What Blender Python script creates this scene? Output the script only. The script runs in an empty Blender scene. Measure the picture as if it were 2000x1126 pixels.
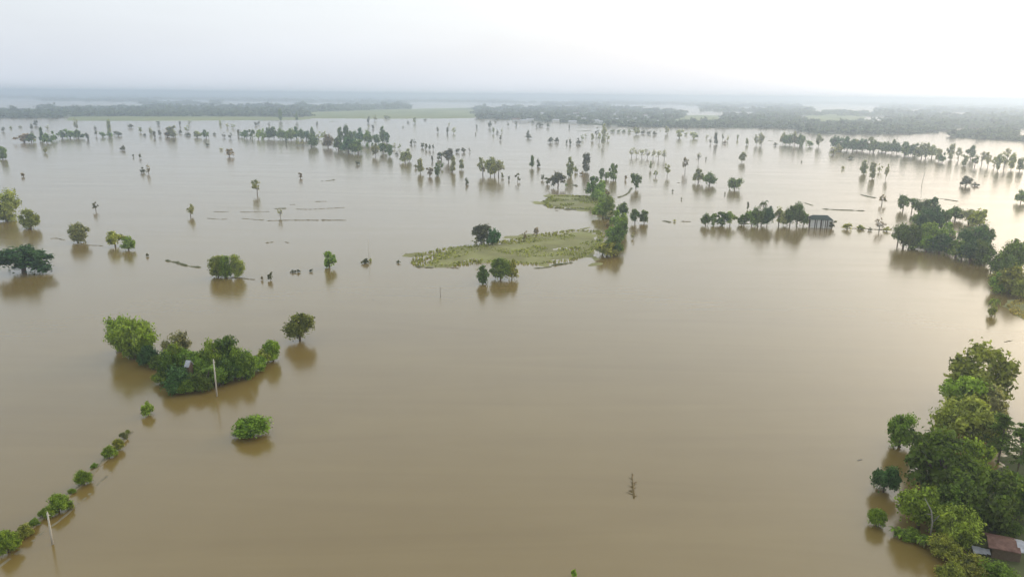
import bpy, math, random
import numpy as np
from mathutils import Matrix, Vector, noise

scene = bpy.context.scene
COL = scene.collection
R = math.radians

# ------------------------------------------------------------------ camera
H = 60.0
F_PX = 1428.0                       # focal length for a 2000 px wide frame
HORIZON_Y, ROLL = 186.0, 0.0092
PITCH = math.atan((563 - HORIZON_Y) / F_PX)
FW = Vector((0, math.cos(PITCH), -math.sin(PITCH)))
R0 = Vector((1, 0, 0))
U0 = Vector((0, math.sin(PITCH), math.cos(PITCH)))
RT = R0 * math.cos(ROLL) + U0 * math.sin(ROLL)
UP = -R0 * math.sin(ROLL) + U0 * math.cos(ROLL)
EYE = Vector((0, 0, H))
cam_data = bpy.data.cameras.new('camera')
cam = bpy.data.objects.new('camera', cam_data)
COL.objects.link(cam)
m = Matrix((RT, UP, -FW)).transposed().to_4x4()
m.translation = EYE
cam.matrix_world = m
cam_data.sensor_width = 36.0
cam_data.lens = 36.0 * F_PX / 2000.0
cam_data.clip_start = 1.0
cam_data.clip_end = 90000.0
scene.camera = cam
scene.view_settings.view_transform = 'Standard'
scene.view_settings.look = 'None'
scene.view_settings.exposure = 0.0
scene.view_settings.gamma = 1.0
scene.cycles.use_denoising = True
scene.cycles.max_bounces = 6
scene.cycles.diffuse_bounces = 3
scene.cycles.glossy_bounces = 3
scene.cycles.volume_bounces = 1
scene.cycles.transparent_max_bounces = 4
scene.cycles.sample_clamp_indirect = 4.0

# ------------------------------------------------------------------ sky and sun
SUN_AZ, SUN_EL = R(53), R(13)       # azimuth to the right of the view direction
S = Vector((math.sin(SUN_AZ) * math.cos(SUN_EL), math.cos(SUN_AZ) * math.cos(SUN_EL), math.sin(SUN_EL)))
sun_data = bpy.data.lights.new('sun', 'SUN')
sun_data.energy = 0.5
sun_data.angle = R(22)
sun_data.color = (1.0, 0.94, 0.84)
sun = bpy.data.objects.new('sun', sun_data)
COL.objects.link(sun)
sun.rotation_euler = (-S).to_track_quat('-Z', 'Y').to_euler()

world = bpy.data.worlds.new('World')
scene.world = world
world.use_nodes = True
nt = world.node_tree
nt.nodes.clear()


def N(tree, kind, **kw):
    n = tree.nodes.new(kind)
    for k, v in kw.items():
        if k in n.inputs:
            n.inputs[k].default_value = v
        else:
            setattr(n, k, v)
    return n


def math_node(tree, op, a, b=None, clamp=False):
    n = tree.nodes.new('ShaderNodeMath')
    n.operation = op
    n.use_clamp = clamp
    for i, v in enumerate((a, b)):
        if v is None:
            continue
        if isinstance(v, (int, float)):
            n.inputs[i].default_value = v
        else:
            tree.links.new(v, n.inputs[i])
    return n.outputs[0]


def mix_rgb(tree, fac, a, b, mode='MIX'):
    n = tree.nodes.new('ShaderNodeMix')
    n.data_type = 'RGBA'
    n.blend_type = mode
    for idx, v in ((0, fac), (6, a), (7, b)):
        if isinstance(v, (int, float)):
            n.inputs[idx].default_value = v
        elif isinstance(v, tuple):
            n.inputs[idx].default_value = v if len(v) == 4 else v + (1.0,)
        else:
            tree.links.new(v, n.inputs[idx])
    return n.outputs[2]


sky = N(nt, 'ShaderNodeTexSky')
sky.sky_type = 'NISHITA'
sky.sun_disc = False
sky.sun_elevation = SUN_EL
sky.sun_rotation = SUN_AZ
sky.dust_density = 5.0
sky.air_density = 1.5
bg_sky = N(nt, 'ShaderNodeBackground', Strength=0.05)
nt.links.new(sky.outputs[0], bg_sky.inputs['Color'])
tc = N(nt, 'ShaderNodeTexCoord')
nrm = N(nt, 'ShaderNodeVectorMath', operation='NORMALIZE')
nt.links.new(tc.outputs['Generated'], nrm.inputs[0])
dot = N(nt, 'ShaderNodeVectorMath', operation='DOT_PRODUCT')
nt.links.new(nrm.outputs[0], dot.inputs[0])
dot.inputs[1].default_value = S
d01 = math_node(nt, 'MAXIMUM', dot.outputs['Value'], 0.0)
lobe = math_node(nt, 'POWER', d01, 18.0)
broad = math_node(nt, 'POWER', d01, 1.5)
sep = N(nt, 'ShaderNodeSeparateXYZ')
nt.links.new(nrm.outputs[0], sep.inputs[0])
el = math_node(nt, 'MULTIPLY', sep.outputs['Z'], 3.5, clamp=True)
veil = mix_rgb(nt, el, (0.705, 0.755, 0.84), (0.82, 0.89, 0.95))
cl_map = N(nt, 'ShaderNodeMapping')
cl_map.inputs['Scale'].default_value = (1.5, 1.5, 7.0)
nt.links.new(nrm.outputs[0], cl_map.inputs['Vector'])
cl = N(nt, 'ShaderNodeTexNoise', Scale=1.6, Detail=4.0, Roughness=0.5)
nt.links.new(cl_map.outputs[0], cl.inputs['Vector'])
cl_v = math_node(nt, 'ADD', math_node(nt, 'MULTIPLY', cl.outputs['Fac'], 0.22), 0.89)
clc = N(nt, 'ShaderNodeCombineXYZ')
for i in range(3):
    nt.links.new(cl_v, clc.inputs[i])
veil = mix_rgb(nt, 1.0, veil, clc.outputs[0], 'MULTIPLY')
glow = N(nt, 'ShaderNodeVectorMath', operation='SCALE')
glow.inputs[0].default_value = (1.75, 1.66, 1.46)
nt.links.new(lobe, glow.inputs['Scale'])
glow2 = N(nt, 'ShaderNodeVectorMath', operation='SCALE')
glow2.inputs[0].default_value = (.27, .26, .24)
nt.links.new(broad, glow2.inputs['Scale'])
veil = mix_rgb(nt, 1.0, veil, glow2.outputs[0], 'ADD')
tot = mix_rgb(nt, 1.0, veil, glow.outputs[0], 'ADD')
bg_veil = N(nt, 'ShaderNodeBackground', Strength=1.0)
nt.links.new(tot, bg_veil.inputs['Color'])
add = N(nt, 'ShaderNodeAddShader')
nt.links.new(bg_sky.outputs[0], add.inputs[0])
nt.links.new(bg_veil.outputs[0], add.inputs[1])
wo = N(nt, 'ShaderNodeOutputWorld')
nt.links.new(add.outputs[0], wo.inputs['Surface'])


# ------------------------------------------------------------------ frame to ground
def gnd(px, py, z=0.0):
    """Ground point (at height z) seen at that place of the 2000 x 1126 photograph."""
    d = FW * F_PX + RT * (px - 1000.0) - UP * (py - 563.0)
    t = (z - H) / d.z
    return EYE + d * t


def proj(p):
    v = p - EYE
    w = v.dot(FW)
    return 1000 + F_PX * v.dot(RT) / w, 563 - F_PX * v.dot(UP) / w, w


def height_for(p, ytop):
    u = (563.0 - ytop) / F_PX
    v = p - EYE
    return (u * v.dot(FW) - v.dot(UP)) / (UP.z - u * FW.z)


# ------------------------------------------------------------------ materials
def new_mat(name):
    mt = bpy.data.materials.new(name)
    mt.use_nodes = True
    t = mt.node_tree
    t.nodes.clear()
    out = N(t, 'ShaderNodeOutputMaterial')
    return mt, t, out


def foliage_material(name):
    mt, t, out = new_mat(name)
    info = N(t, 'ShaderNodeObjectInfo')
    geo = N(t, 'ShaderNodeNewGeometry')
    co = N(t, 'ShaderNodeTexCoord')
    nz = N(t, 'ShaderNodeTexNoise', Scale=4.5, Detail=3.0)
    off = N(t, 'ShaderNodeVectorMath', operation='ADD')
    t.links.new(co.outputs['Object'], off.inputs[0])
    rnd = math_node(t, 'MULTIPLY', info.outputs['Random'], 37.0)
    t.links.new(rnd, off.inputs[1])
    t.links.new(off.outputs[0], nz.inputs['Vector'])
    a = math_node(t, 'MULTIPLY', math_node(t, 'SUBTRACT', nz.outputs['Fac'], 0.5), 2.3)  # random leaf tone, contrast raised to suggest shaded pockets and lit tops
    b = math_node(t, 'MULTIPLY', math_node(t, 'SUBTRACT', geo.outputs['Random Per Island'], 0.5), 1.1)
    v = math_node(t, 'MAXIMUM', math_node(t, 'ADD', math_node(t, 'ADD', a, b), 1.0), 0.3)
    sc = N(t, 'ShaderNodeVectorMath', operation='SCALE')
    t.links.new(info.outputs['Color'], sc.inputs[0])
    t.links.new(v, sc.inputs['Scale'])
    warm = mix_rgb(t, 1.0, sc.outputs[0], (1.4, 1.1, 0.6), 'MULTIPLY')
    colr = mix_rgb(t, nz.outputs['Fac'], sc.outputs[0], warm)
    pr = N(t, 'ShaderNodeBsdfPrincipled', Roughness=0.65)
    pr.inputs['Specular IOR Level'].default_value = 0.18
    t.links.new(colr, pr.inputs['Base Color'])
    tr = N(t, 'ShaderNodeBsdfTranslucent')
    t.links.new(mix_rgb(t, 1.0, colr, (1.2, 1.25, 0.7), 'MULTIPLY'), tr.inputs['Color'])
    mx = N(t, 'ShaderNodeMixShader')
    mx.inputs[0].default_value = 0.38
    t.links.new(pr.outputs[0], mx.inputs[1])
    t.links.new(tr.outputs[0], mx.inputs[2])
    t.links.new(mx.outputs[0], out.inputs['Surface'])
    return mt


def noise_material(name, c1, c2, scale=3.0, rough=0.85, spec=0.2, detail=6.0, bump=0.0, coord='Object', stretch=(1, 1, 1)):
    mt, t, out = new_mat(name)
    co = N(t, 'ShaderNodeTexCoord')
    mp = N(t, 'ShaderNodeMapping')
    mp.inputs['Scale'].default_value = stretch
    t.links.new(co.outputs[coord], mp.inputs['Vector'])
    nz = N(t, 'ShaderNodeTexNoise', Scale=scale, Detail=detail, Roughness=0.62)
    t.links.new(mp.outputs[0], nz.inputs['Vector'])
    rp = N(t, 'ShaderNodeValToRGB')
    rp.color_ramp.elements[0].position = 0.32
    rp.color_ramp.elements[1].position = 0.68
    rp.color_ramp.elements[0].color = c1 + (1,)
    rp.color_ramp.elements[1].color = c2 + (1,)
    t.links.new(nz.outputs['Fac'], rp.inputs[0])
    pr = N(t, 'ShaderNodeBsdfPrincipled', Roughness=rough)
    pr.inputs['Specular IOR Level'].default_value = spec
    t.links.new(rp.outputs[0], pr.inputs['Base Color'])
    if bump:
        bp = N(t, 'ShaderNodeBump', Strength=bump, Distance=0.1)
        t.links.new(nz.outputs['Fac'], bp.inputs['Height'])
        t.links.new(bp.outputs[0], pr.inputs['Normal'])
    t.links.new(pr.outputs[0], out.inputs['Surface'])
    return mt


def roof_material(name, c1, c2, ribs=9.0, rough=0.5):
    mt, t, out = new_mat(name)
    co = N(t, 'ShaderNodeTexCoord')
    nz = N(t, 'ShaderNodeTexNoise', Scale=0.9, Detail=7.0, Roughness=0.7)
    t.links.new(co.outputs['Object'], nz.inputs['Vector'])
    wv = N(t, 'ShaderNodeTexWave', Scale=ribs, Distortion=0.3)
    wv.bands_direction = 'X'
    t.links.new(co.outputs['Object'], wv.inputs['Vector'])
    rp = N(t, 'ShaderNodeValToRGB')
    rp.color_ramp.elements[0].position = 0.35
    rp.color_ramp.elements[1].position = 0.65
    rp.color_ramp.elements[0].color = c1 + (1,)
    rp.color_ramp.elements[1].color = c2 + (1,)
    t.links.new(nz.outputs['Fac'], rp.inputs[0])
    pr = N(t, 'ShaderNodeBsdfPrincipled', Roughness=rough)
    pr.inputs['Specular IOR Level'].default_value = 0.15
    t.links.new(rp.outputs[0], pr.inputs['Base Color'])
    bp = N(t, 'ShaderNodeBump', Strength=0.6, Distance=0.05)
    t.links.new(wv.outputs['Fac'], bp.inputs['Height'])
    t.links.new(bp.outputs[0], pr.inputs['Normal'])
    t.links.new(pr.outputs[0], out.inputs['Surface'])
    return mt


def water_material():
    mt, t, out = new_mat('muddy_water')
    co = N(t, 'ShaderNodeTexCoord')
    big = N(t, 'ShaderNodeTexNoise', Scale=0.012, Detail=5.0, Roughness=0.55)
    t.links.new(co.outputs['Object'], big.inputs['Vector'])
    mid = N(t, 'ShaderNodeTexNoise', Scale=0.06, Detail=4.0)
    t.links.new(co.outputs['Object'], mid.inputs['Vector'])
    smp = N(t, 'ShaderNodeMapping')
    smp.inputs['Scale'].default_value = (0.010, 0.075, 1.0)
    smp.inputs['Rotation'].default_value = (0, 0, 0.12)
    t.links.new(co.outputs['Object'], smp.inputs['Vector'])
    stk = N(t, 'ShaderNodeTexNoise', Scale=1.0, Detail=6.0, Roughness=0.6, Distortion=1.2)
    t.links.new(smp.outputs[0], stk.inputs['Vector'])
    f = math_node(t, 'ADD', math_node(t, 'MULTIPLY', big.outputs['Fac'], 0.45), math_node(t, 'MULTIPLY', mid.outputs['Fac'], 0.15))
    f = math_node(t, 'ADD', f, math_node(t, 'MULTIPLY', stk.outputs['Fac'], 0.40))
    rp = N(t, 'ShaderNodeValToRGB')
    rp.color_ramp.elements[0].position = 0.33
    rp.color_ramp.elements[1].position = 0.67
    rp.color_ramp.elements[0].color = (0.168, 0.108, 0.025, 1)
    rp.color_ramp.elements[1].color = (0.216, 0.148, 0.046, 1)
    t.links.new(f, rp.inputs[0])
    pr = N(t, 'ShaderNodeBsdfPrincipled', Roughness=0.17, IOR=1.62)
    t.links.new(rp.outputs[0], pr.inputs['Base Color'])
    gust = math_node(t, 'ADD', math_node(t, 'MULTIPLY', stk.outputs['Fac'], 0.16), 0.09)
    t.links.new(gust, pr.inputs['Roughness'])
    mp = N(t, 'ShaderNodeMapping')
    mp.inputs['Scale'].default_value = (1.0, 0.6, 1.0)
    t.links.new(co.outputs['Object'], mp.inputs['Vector'])
    rip = N(t, 'ShaderNodeTexNoise', Scale=0.9, Detail=3.0)
    t.links.new(mp.outputs[0], rip.inputs['Vector'])
    bp = N(t, 'ShaderNodeBump', Strength=0.035, Distance=0.25)
    t.links.new(rip.outputs['Fac'], bp.inputs['Height'])
    t.links.new(bp.outputs[0], pr.inputs['Normal'])
    t.links.new(pr.outputs[0], out.inputs['Surface'])
    return mt


M = {
    'leaf': foliage_material('foliage'),
    'bark': noise_material('bark', (0.09, 0.065, 0.045), (0.19, 0.15, 0.11), 9.0, 0.9),
    'pale_bark': noise_material('pale_bark', (0.2, 0.18, 0.15), (0.36, 0.33, 0.28), 9.0, 0.9),
    'culm': noise_material('bamboo_culm', (0.14, 0.15, 0.05), (0.26, 0.24, 0.10), 5.0, 0.6),
    'water': water_material(),
    'grass': noise_material('meadow_grass', (0.18, 0.165, 0.070), (0.31, 0.30, 0.120), 0.06, 0.9, 0.1, 8.0, coord='Object'),
    'field': noise_material('far_field', (0.16, 0.19, 0.06), (0.30, 0.31, 0.12), 0.006, 0.9, 0.1, 6.0, stretch=(1, .35, 1)),
    'soil': noise_material('woodland_floor', (0.05, 0.065, 0.025), (0.10, 0.11, 0.045), 0.05, 0.95, 0.1),
    'mud': noise_material('dike_mud', (0.17, 0.14, 0.085), (0.24, 0.20, 0.125), 0.4, 0.8, 0.3),
    'scrub_bank': noise_material('overgrown_dike', (0.10, 0.11, 0.05), (0.19, 0.175, 0.095), 0.3, 0.9, 0.1),
    'concrete': noise_material('pole_concrete', (0.42, 0.38, 0.31), (0.55, 0.50, 0.42), 2.0, 0.85),
    'rust_roof': roof_material('rusty_tin_roof', (0.11, 0.05, 0.035), (0.24, 0.13, 0.10)),
    'tin_roof': roof_material('pale_tin_roof', (0.36, 0.35, 0.37), (0.58, 0.57, 0.59)),
    'dark_roof': roof_material('dark_roof', (0.030, 0.046, 0.038), (0.065, 0.085, 0.07), rough=.95),
    'wall': noise_material('pale_wall', (0.55, 0.53, 0.48), (0.72, 0.70, 0.66), 0.8, 0.85),
    'drift': noise_material('wet_driftwood', (0.15, 0.105, 0.035), (0.19, 0.13, 0.05), 2.0, 0.6),
    'timber': noise_material('old_timber', (0.08, 0.055, 0.035), (0.17, 0.12, 0.08), 3.0, 0.85, stretch=(1, 1, 6)),
}


# ------------------------------------------------------------------ mesh building
class MB:
    def __init__(self):
        self.v, self.f, self.mi, self.n = [], [], [], 0

    def add(self, verts, faces, mat=0):
        verts = np.asarray(verts, dtype=np.float64)
        self.v.append(verts)
        for fc in faces:
            self.f.append([i + self.n for i in fc])
            self.mi.append(mat)
        self.n += len(verts)

    def quads(self, verts, mat=0):
        """verts: (n, 4, 3)"""
        k = len(verts)
        self.v.append(verts.reshape(-1, 3))
        idx = (np.arange(k * 4).reshape(k, 4) + self.n).tolist()
        self.f.extend(idx)
        self.mi.extend([mat] * k)
        self.n += k * 4

    def tube(self, pts, radii, sides=6, mat=0):
        pts = [np.asarray(p, float) for p in pts]
        rings = []
        for i, p in enumerate(pts):
            a = pts[max(i - 1, 0)]
            b = pts[min(i + 1, len(pts) - 1)]
            d = b - a
            d = d / (np.linalg.norm(d) + 1e-9)
            ref = np.array([1.0, 0, 0]) if abs(d[0]) < 0.8 else np.array([0, 1.0, 0])
            u = np.cross(d, ref)
            u /= np.linalg.norm(u)
            w = np.cross(d, u)
            for k in range(sides):
                an = 2 * math.pi * k / sides
                rings.append(p + (u * math.cos(an) + w * math.sin(an)) * radii[i])
        faces = []
        for i in range(len(pts) - 1):
            for k in range(sides):
                k2 = (k + 1) % sides
                faces.append([i * sides + k, i * sides + k2, (i + 1) * sides + k2, (i + 1) * sides + k])
        faces.append([(len(pts) - 1) * sides + k for k in range(sides)])
        faces.append([k for k in range(sides)][::-1])
        self.add(rings, faces, mat)

    def box(self, c, s, mat=0, rot=0.0):
        c = np.asarray(c, float)
        vs = []
        for dz in (-.5, .5):
            for dx, dy in ((-.5, -.5), (.5, -.5), (.5, .5), (-.5, .5)):
                x, y = dx * s[0], dy * s[1]
                vs.append(c + np.array([x * math.cos(rot) - y * math.sin(rot), x * math.sin(rot) + y * math.cos(rot), dz * s[2]]))
        self.add(vs, [[3, 2, 1, 0], [4, 5, 6, 7], [0, 1, 5, 4], [1, 2, 6, 5], [2, 3, 7, 6], [3, 0, 4, 7]], mat)

    def mesh(self, name, mats, smooth=False):
        me = bpy.data.meshes.new(name)
        me.from_pydata(np.concatenate(self.v).tolist(), [], self.f)
        for mt in mats:
            me.materials.append(mt)
        me.polygons.foreach_set('material_index', self.mi)
        if smooth:
            me.polygons.foreach_set('use_smooth', [True] * len(self.f))
        me.update()
        return me


_g = (1 + 5 ** .5) / 2
ICO_V = np.array([(-1, _g, 0), (1, _g, 0), (-1, -_g, 0), (1, -_g, 0), (0, -1, _g), (0, 1, _g), (0, -1, -_g), (0, 1, -_g),
                  (_g, 0, -1), (_g, 0, 1), (-_g, 0, -1), (-_g, 0, 1)], float)
ICO_V /= np.linalg.norm(ICO_V[0])
ICO_F = [(0, 11, 5), (0, 5, 1), (0, 1, 7), (0, 7, 10), (0, 10, 11), (1, 5, 9), (5, 11, 4), (11, 10, 2), (10, 7, 6), (7, 1, 8),
         (3, 9, 4), (3, 4, 2), (3, 2, 6), (3, 6, 8), (3, 8, 9), (4, 9, 5), (2, 4, 11), (6, 2, 10), (8, 6, 7), (9, 8, 1)]


def unit_dirs(rg, n, zmin=-1.0):
    z = rg.uniform(zmin, 1.0, n)
    a = rg.uniform(0, 2 * math.pi, n)
    r = np.sqrt(np.maximum(0, 1 - z * z))
    return np.stack([r * np.cos(a), r * np.sin(a), z], 1)


def leaf_quads(rg, centers, normals, size, aspect=1.5, dirs=None):
    n = len(centers)
    nr = normals / (np.linalg.norm(normals, axis=1, keepdims=True) + 1e-9)
    if dirs is None:
        dirs = rg.normal(size=(n, 3))
    u = dirs - nr * np.sum(dirs * nr, 1, keepdims=True)
    u /= (np.linalg.norm(u, axis=1, keepdims=True) + 1e-9)
    w = np.cross(nr, u)
    s = (size * rg.uniform(0.6, 1.4, n))[:, None]
    a, b = u * s * aspect * .5, w * s * .5
    bend = nr * s * 0.18
    q = np.stack([centers - a - bend, centers - b * 1.0 + bend * .4, centers + a - bend, centers + b * 1.0 + bend * .4], 1)
    return q


def clump_foliage(mb, rg, clumps, per, size, core=0.72, zcomp=1.0, mat=0, zmin=-0.03):
    """Leaf clumps: jittered inner mass plus loose leaves spread through the shell. zcomp squeezes leaf z for tall unit trees."""
    for c, r in clumps:
        c = np.asarray(c, float)
        r = np.asarray(r, float)
        if core > 0:
            jit = ICO_V * rg.uniform(0.75, 1.15, (12, 1)) * r * core + c
            jit[:, 2] = np.maximum(jit[:, 2], zmin)
            mb.add(jit, ICO_F, mat)
        k = max(4, int(per * (0.7 + 0.6 * rg.random())))
        d = unit_dirs(rg, k, -0.75)
        rad = 0.55 + 0.95 * rg.uniform(0, 1, (k, 1)) ** 1.6
        ce = c + d * r * rad
        ce[:, 2] = np.maximum(ce[:, 2], zmin)
        nr = d * 0.8 + rg.normal(size=(k, 3)) * 0.55 + np.array([0, 0, 0.25])
        q = leaf_quads(rg, ce, nr, size)
        if zcomp != 1.0:
            q[:, :, 2] = ce[:, None, 2] + (q[:, :, 2] - ce[:, None, 2]) * zcomp
        mb.quads(q, mat)


def make_clumps(kind, rg, n):
    out = []
    ax, ay = rg.uniform(.88, 1.12), rg.uniform(.88, 1.12)
    tx, ty = rg.uniform(-.06, .06, 2)
    if kind == 'round':
        up = .05 if rg.random() < .25 else -.05
        out.append(((tx, ty, .45 + up), (.31, .31, .31)))
        for d in unit_dirs(rg, n, -.95):
            k = rg.uniform(.7, 1.18)
            r = rg.uniform(.09, .19)
            zz = .47 + up + (.39 - up if d[2] > 0 else .31) * d[2] * k
            low = 1.0 if zz > .4 else .85
            if rg.random() < .2:
                k, r = k * 1.22, r * .62
            out.append(((.36 * d[0] * k * low * ax + tx, .36 * d[1] * k * low * ay + ty, zz), (r, r, r * .9)))
    elif kind in ('bush', 'dense'):
        out.append(((0, 0, .34), (.34, .34, .34)))
        for d in unit_dirs(rg, n, -0.25):
            k = rg.uniform(.75, 1.2)
            r = rg.uniform(.11, .21)
            if rg.random() < .25:
                k, r = k * 1.25, r * .6
            out.append(((.36 * d[0] * k * ax, .36 * d[1] * k * ay, max(.12, .34 + .44 * d[2] * k)), (r, r, r)))
    elif kind == 'tall':
        out.append(((tx, ty, .46), (.26, .26, .36)))
        for d in unit_dirs(rg, n, -0.95):
            k = rg.uniform(.8, 1.15)
            r = rg.uniform(.15, .24)
            t = .52 + .42 * d[2] * k
            out.append(((.29 * d[0] * k * ax, .29 * d[1] * k * ay, max(.08, t)), (r, r, r * .6)))
    elif kind == 'umbrella':
        for d in unit_dirs(rg, n, -0.25):
            k = rg.uniform(.5, 1.15)
            r = rg.uniform(.11, .20)
            out.append(((.38 * d[0] * k * ax, .38 * d[1] * k * ay, .58 + .31 * d[2] * k), (r, r, r * .8)))
        for d in unit_dirs(rg, 4, -0.1):
            out.append(((.36 * d[0], .36 * d[1], rg.uniform(.25, .42)), (.13, .13, .11)))
    elif kind == 'sparse':
        for d in unit_dirs(rg, n, -0.8):
            k = rg.uniform(.5, 1.2)
            r = rg.uniform(.07, .14)
            out.append(((.38 * d[0] * k, .38 * d[1] * k, .55 + .38 * d[2] * k), (r, r, r * .8)))
    sx, sy = rg.uniform(-.22, .22, 2)
    return [((c[0], c[1], max(.08, c[2] + sx * c[0] + sy * c[1])), r) for c, r in out]


def trunk_mesh(name, rg, clumps, kind, mats, thin=1.0, branchy=8, twigs=False):
    mb = MB()
    top = .55 if kind in ('round', 'umbrella', 'sparse') else .6
    lean = rg.uniform(-.05, .05, 2)
    p0, p1, p2 = np.array([0, 0, -.06]), np.array([lean[0] * .5, lean[1] * .5, top * .5]), np.array([lean[0], lean[1], top])
    r0 = .036 * thin
    mb.tube([p0, p1, p2], [r0 * 1.25, r0, r0 * .6], 6)
    for c, r in clumps[:branchy]:
        c = np.asarray(c, float)
        st = p1 + (p2 - p1) * rg.uniform(0.0, .9)
        md = (st + c) / 2 + np.array([0, 0, -.03]) + rg.normal(size=3) * .02
        mb.tube([st, md, c], [r0 * .5, r0 * .36, r0 * .16], 4)
        if twigs:
            for _ in range(7):
                e = c + rg.normal(size=3) * .085
                mb.tube([md if rg.random() < .4 else c, e], [r0 * .2, r0 * .06], 3)
    return mb.mesh(name, mats, True)


def palm_mesh(name, rg, nf, leaflets):
    tr, cr = MB(), MB()
    pts = [np.array([.03 * math.sin(t * 2), 0, t * .8 - .05 * (1 - t)]) for t in np.linspace(0, 1, 6)]
    tr.tube(pts, [.05, .042, .038, .036, .034, .034], 6)
    tip = pts[-1]
    for i in range(nf):
        a = 2 * math.pi * (i + rg.uniform(-.3, .3)) / nf
        up = rg.uniform(-.1, .9)
        d = np.array([math.cos(a), math.sin(a), 0])
        L = rg.uniform(.42, .52)
        ts = np.linspace(0.05, 1, leaflets)
        ce = tip + d * (L * ts)[:, None] + np.array([0, 0, 1]) * ((up * .35 * ts) - .30 * ts ** 2.2 * (1.2 - .5 * up))[:, None]
        side = np.cross(d, [0, 0, 1])
        w = .10 * np.sin(np.pi * np.clip(ts * .9 + .08, 0, 1)) + .02
        for sg in (-1, 1):
            tipp = ce + sg * side * w[:, None] + d * .05 - np.array([0, 0, .05])
            h = .012
            q = np.stack([ce - d * h, tipp, tipp + d * h, ce + d * h * 1.6], 1)
            cr.quads(q)
    return tr.mesh(name + '_trunk', [M['bark']], True), cr.mesh(name + '_crown', [M['leaf']])


def feathery_mesh(name, rg):
    tr, cr = MB(), MB()
    tr.tube([(0, 0, -.05), (.01, 0, .5), (0, .01, .98)], [.03, .022, .006], 6)
    z = .28
    while z < .98:
        for _ in range(3):
            a = rg.uniform(0, 2 * math.pi)
            L = (.5 if z < .6 else .5 - (z - .6) * .9) * rg.uniform(.65, 1.05)
            d = np.array([math.cos(a), math.sin(a), 0])
            e = np.array([0, 0, z]) + d * L + np.array([0, 0, rg.uniform(-.02, .05)])
            tr.tube([(0, 0, z), e], [.008, .003], 3)
            k = 46
            ts = rg.uniform(.15, 1.05, k)
            ce = np.array([0, 0, z]) + (e - np.array([0, 0, z])) * ts[:, None] + rg.normal(size=(k, 3)) * np.array([.045, .045, .012])
            nr = rg.normal(size=(k, 3)) * .35 + np.array([0, 0, 1.0])
            q = leaf_quads(rg, ce, nr, .05, 1.8)
            q[:, :, 2] = ce[:, None, 2] + (q[:, :, 2] - ce[:, None, 2]) * .6
            cr.quads(q)
        z += rg.uniform(.045, .075)
    return tr.mesh(name + '_trunk', [M['bark']], True), cr.mesh(name + '_crown', [M['leaf']])


def bamboo_mesh(name, rg, nc, per, size):
    st, cr = MB(), MB()
    for i in range(nc):
        a = rg.uniform(0, 2 * math.pi)
        b = np.array([math.cos(a), math.sin(a)]) * rg.uniform(0, .16)
        out = np.array([math.cos(a + rg.uniform(-.5, .5)), math.sin(a + rg.uniform(-.5, .5))]) * rg.uniform(.1, .36)
        hh = rg.uniform(.62, 1.02) - np.linalg.norm(out) * .35
        ts = np.linspace(0, 1, 7)
        pts = np.stack([b[0] + out[0] * ts ** 1.9, b[1] + out[1] * ts ** 1.9, hh * (ts * 1.25 - .25 * ts ** 3) - .03], 1)
        st.tube(pts, list(.010 * (1 - .8 * ts)), 4)
        k = per
        t2 = rg.uniform(.12, 1.04, k) ** .8
        ce = np.stack([np.interp(t2, ts, pts[:, j]) for j in range(3)], 1)
        ce += rg.normal(size=(k, 3)) * np.array([.06, .06, .045])
        ce[:, 2] = np.maximum(ce[:, 2], 0.0)
        nr = rg.normal(size=(k, 3)) * .6 + np.array([out[0], out[1], .5])
        dr = rg.normal(size=(k, 3)) * .5 + np.array([out[0], out[1], -.6])
        cr.quads(leaf_quads(rg, ce, nr, size, 2.4, dr))
    return st.mesh(name + '_stems', [M['culm']], True), cr.mesh(name + '_crown', [M['leaf']])


def banana_mesh(name, rg, nst=3):
    st, cr = MB(), MB()
    for s in range(nst):
        a = 2 * math.pi * s / nst + rg.uniform(-.4, .4)
        b = np.array([math.cos(a) * .16, math.sin(a) * .16, -.04])
        hh = rg.uniform(.40, .55)
        t = b + np.array([math.cos(a) * .05, math.sin(a) * .05, hh])
        st.tube([b, (b + t) / 2, t], [.045, .038, .03], 6)
        for i in range(8):
            an = 2 * math.pi * i / 8 + rg.uniform(-.3, .3)
            d = np.array([math.cos(an), math.sin(an), 0])
            L, up = rg.uniform(.26, .36), rg.uniform(.35, 1.2)
            side = np.cross(d, [0, 0, 1])
            ts = np.linspace(0, 1, 6)
            ce = t + d * (L * ts)[:, None] + np.array([0, 0, 1]) * (up * .38 * ts - .42 * ts ** 2)[:, None]
            w = (.075 * np.sin(np.pi * np.clip(ts * .93 + .06, 0, 1)) + .004)[:, None]
            lf, rt = ce + side * w - [0, 0, .015], ce - side * w - [0, 0, .015]
            vs = np.concatenate([lf, ce, rt])
            fs = []
            for j in range(5):
                fs += [[j, j + 1, 6 + j + 1, 6 + j], [6 + j, 6 + j + 1, 12 + j + 1, 12 + j]]
            cr.add(vs, fs)
    return st.mesh(name + '_stems', [M['culm']], True), cr.mesh(name + '_crown', [M['leaf']])


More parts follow.
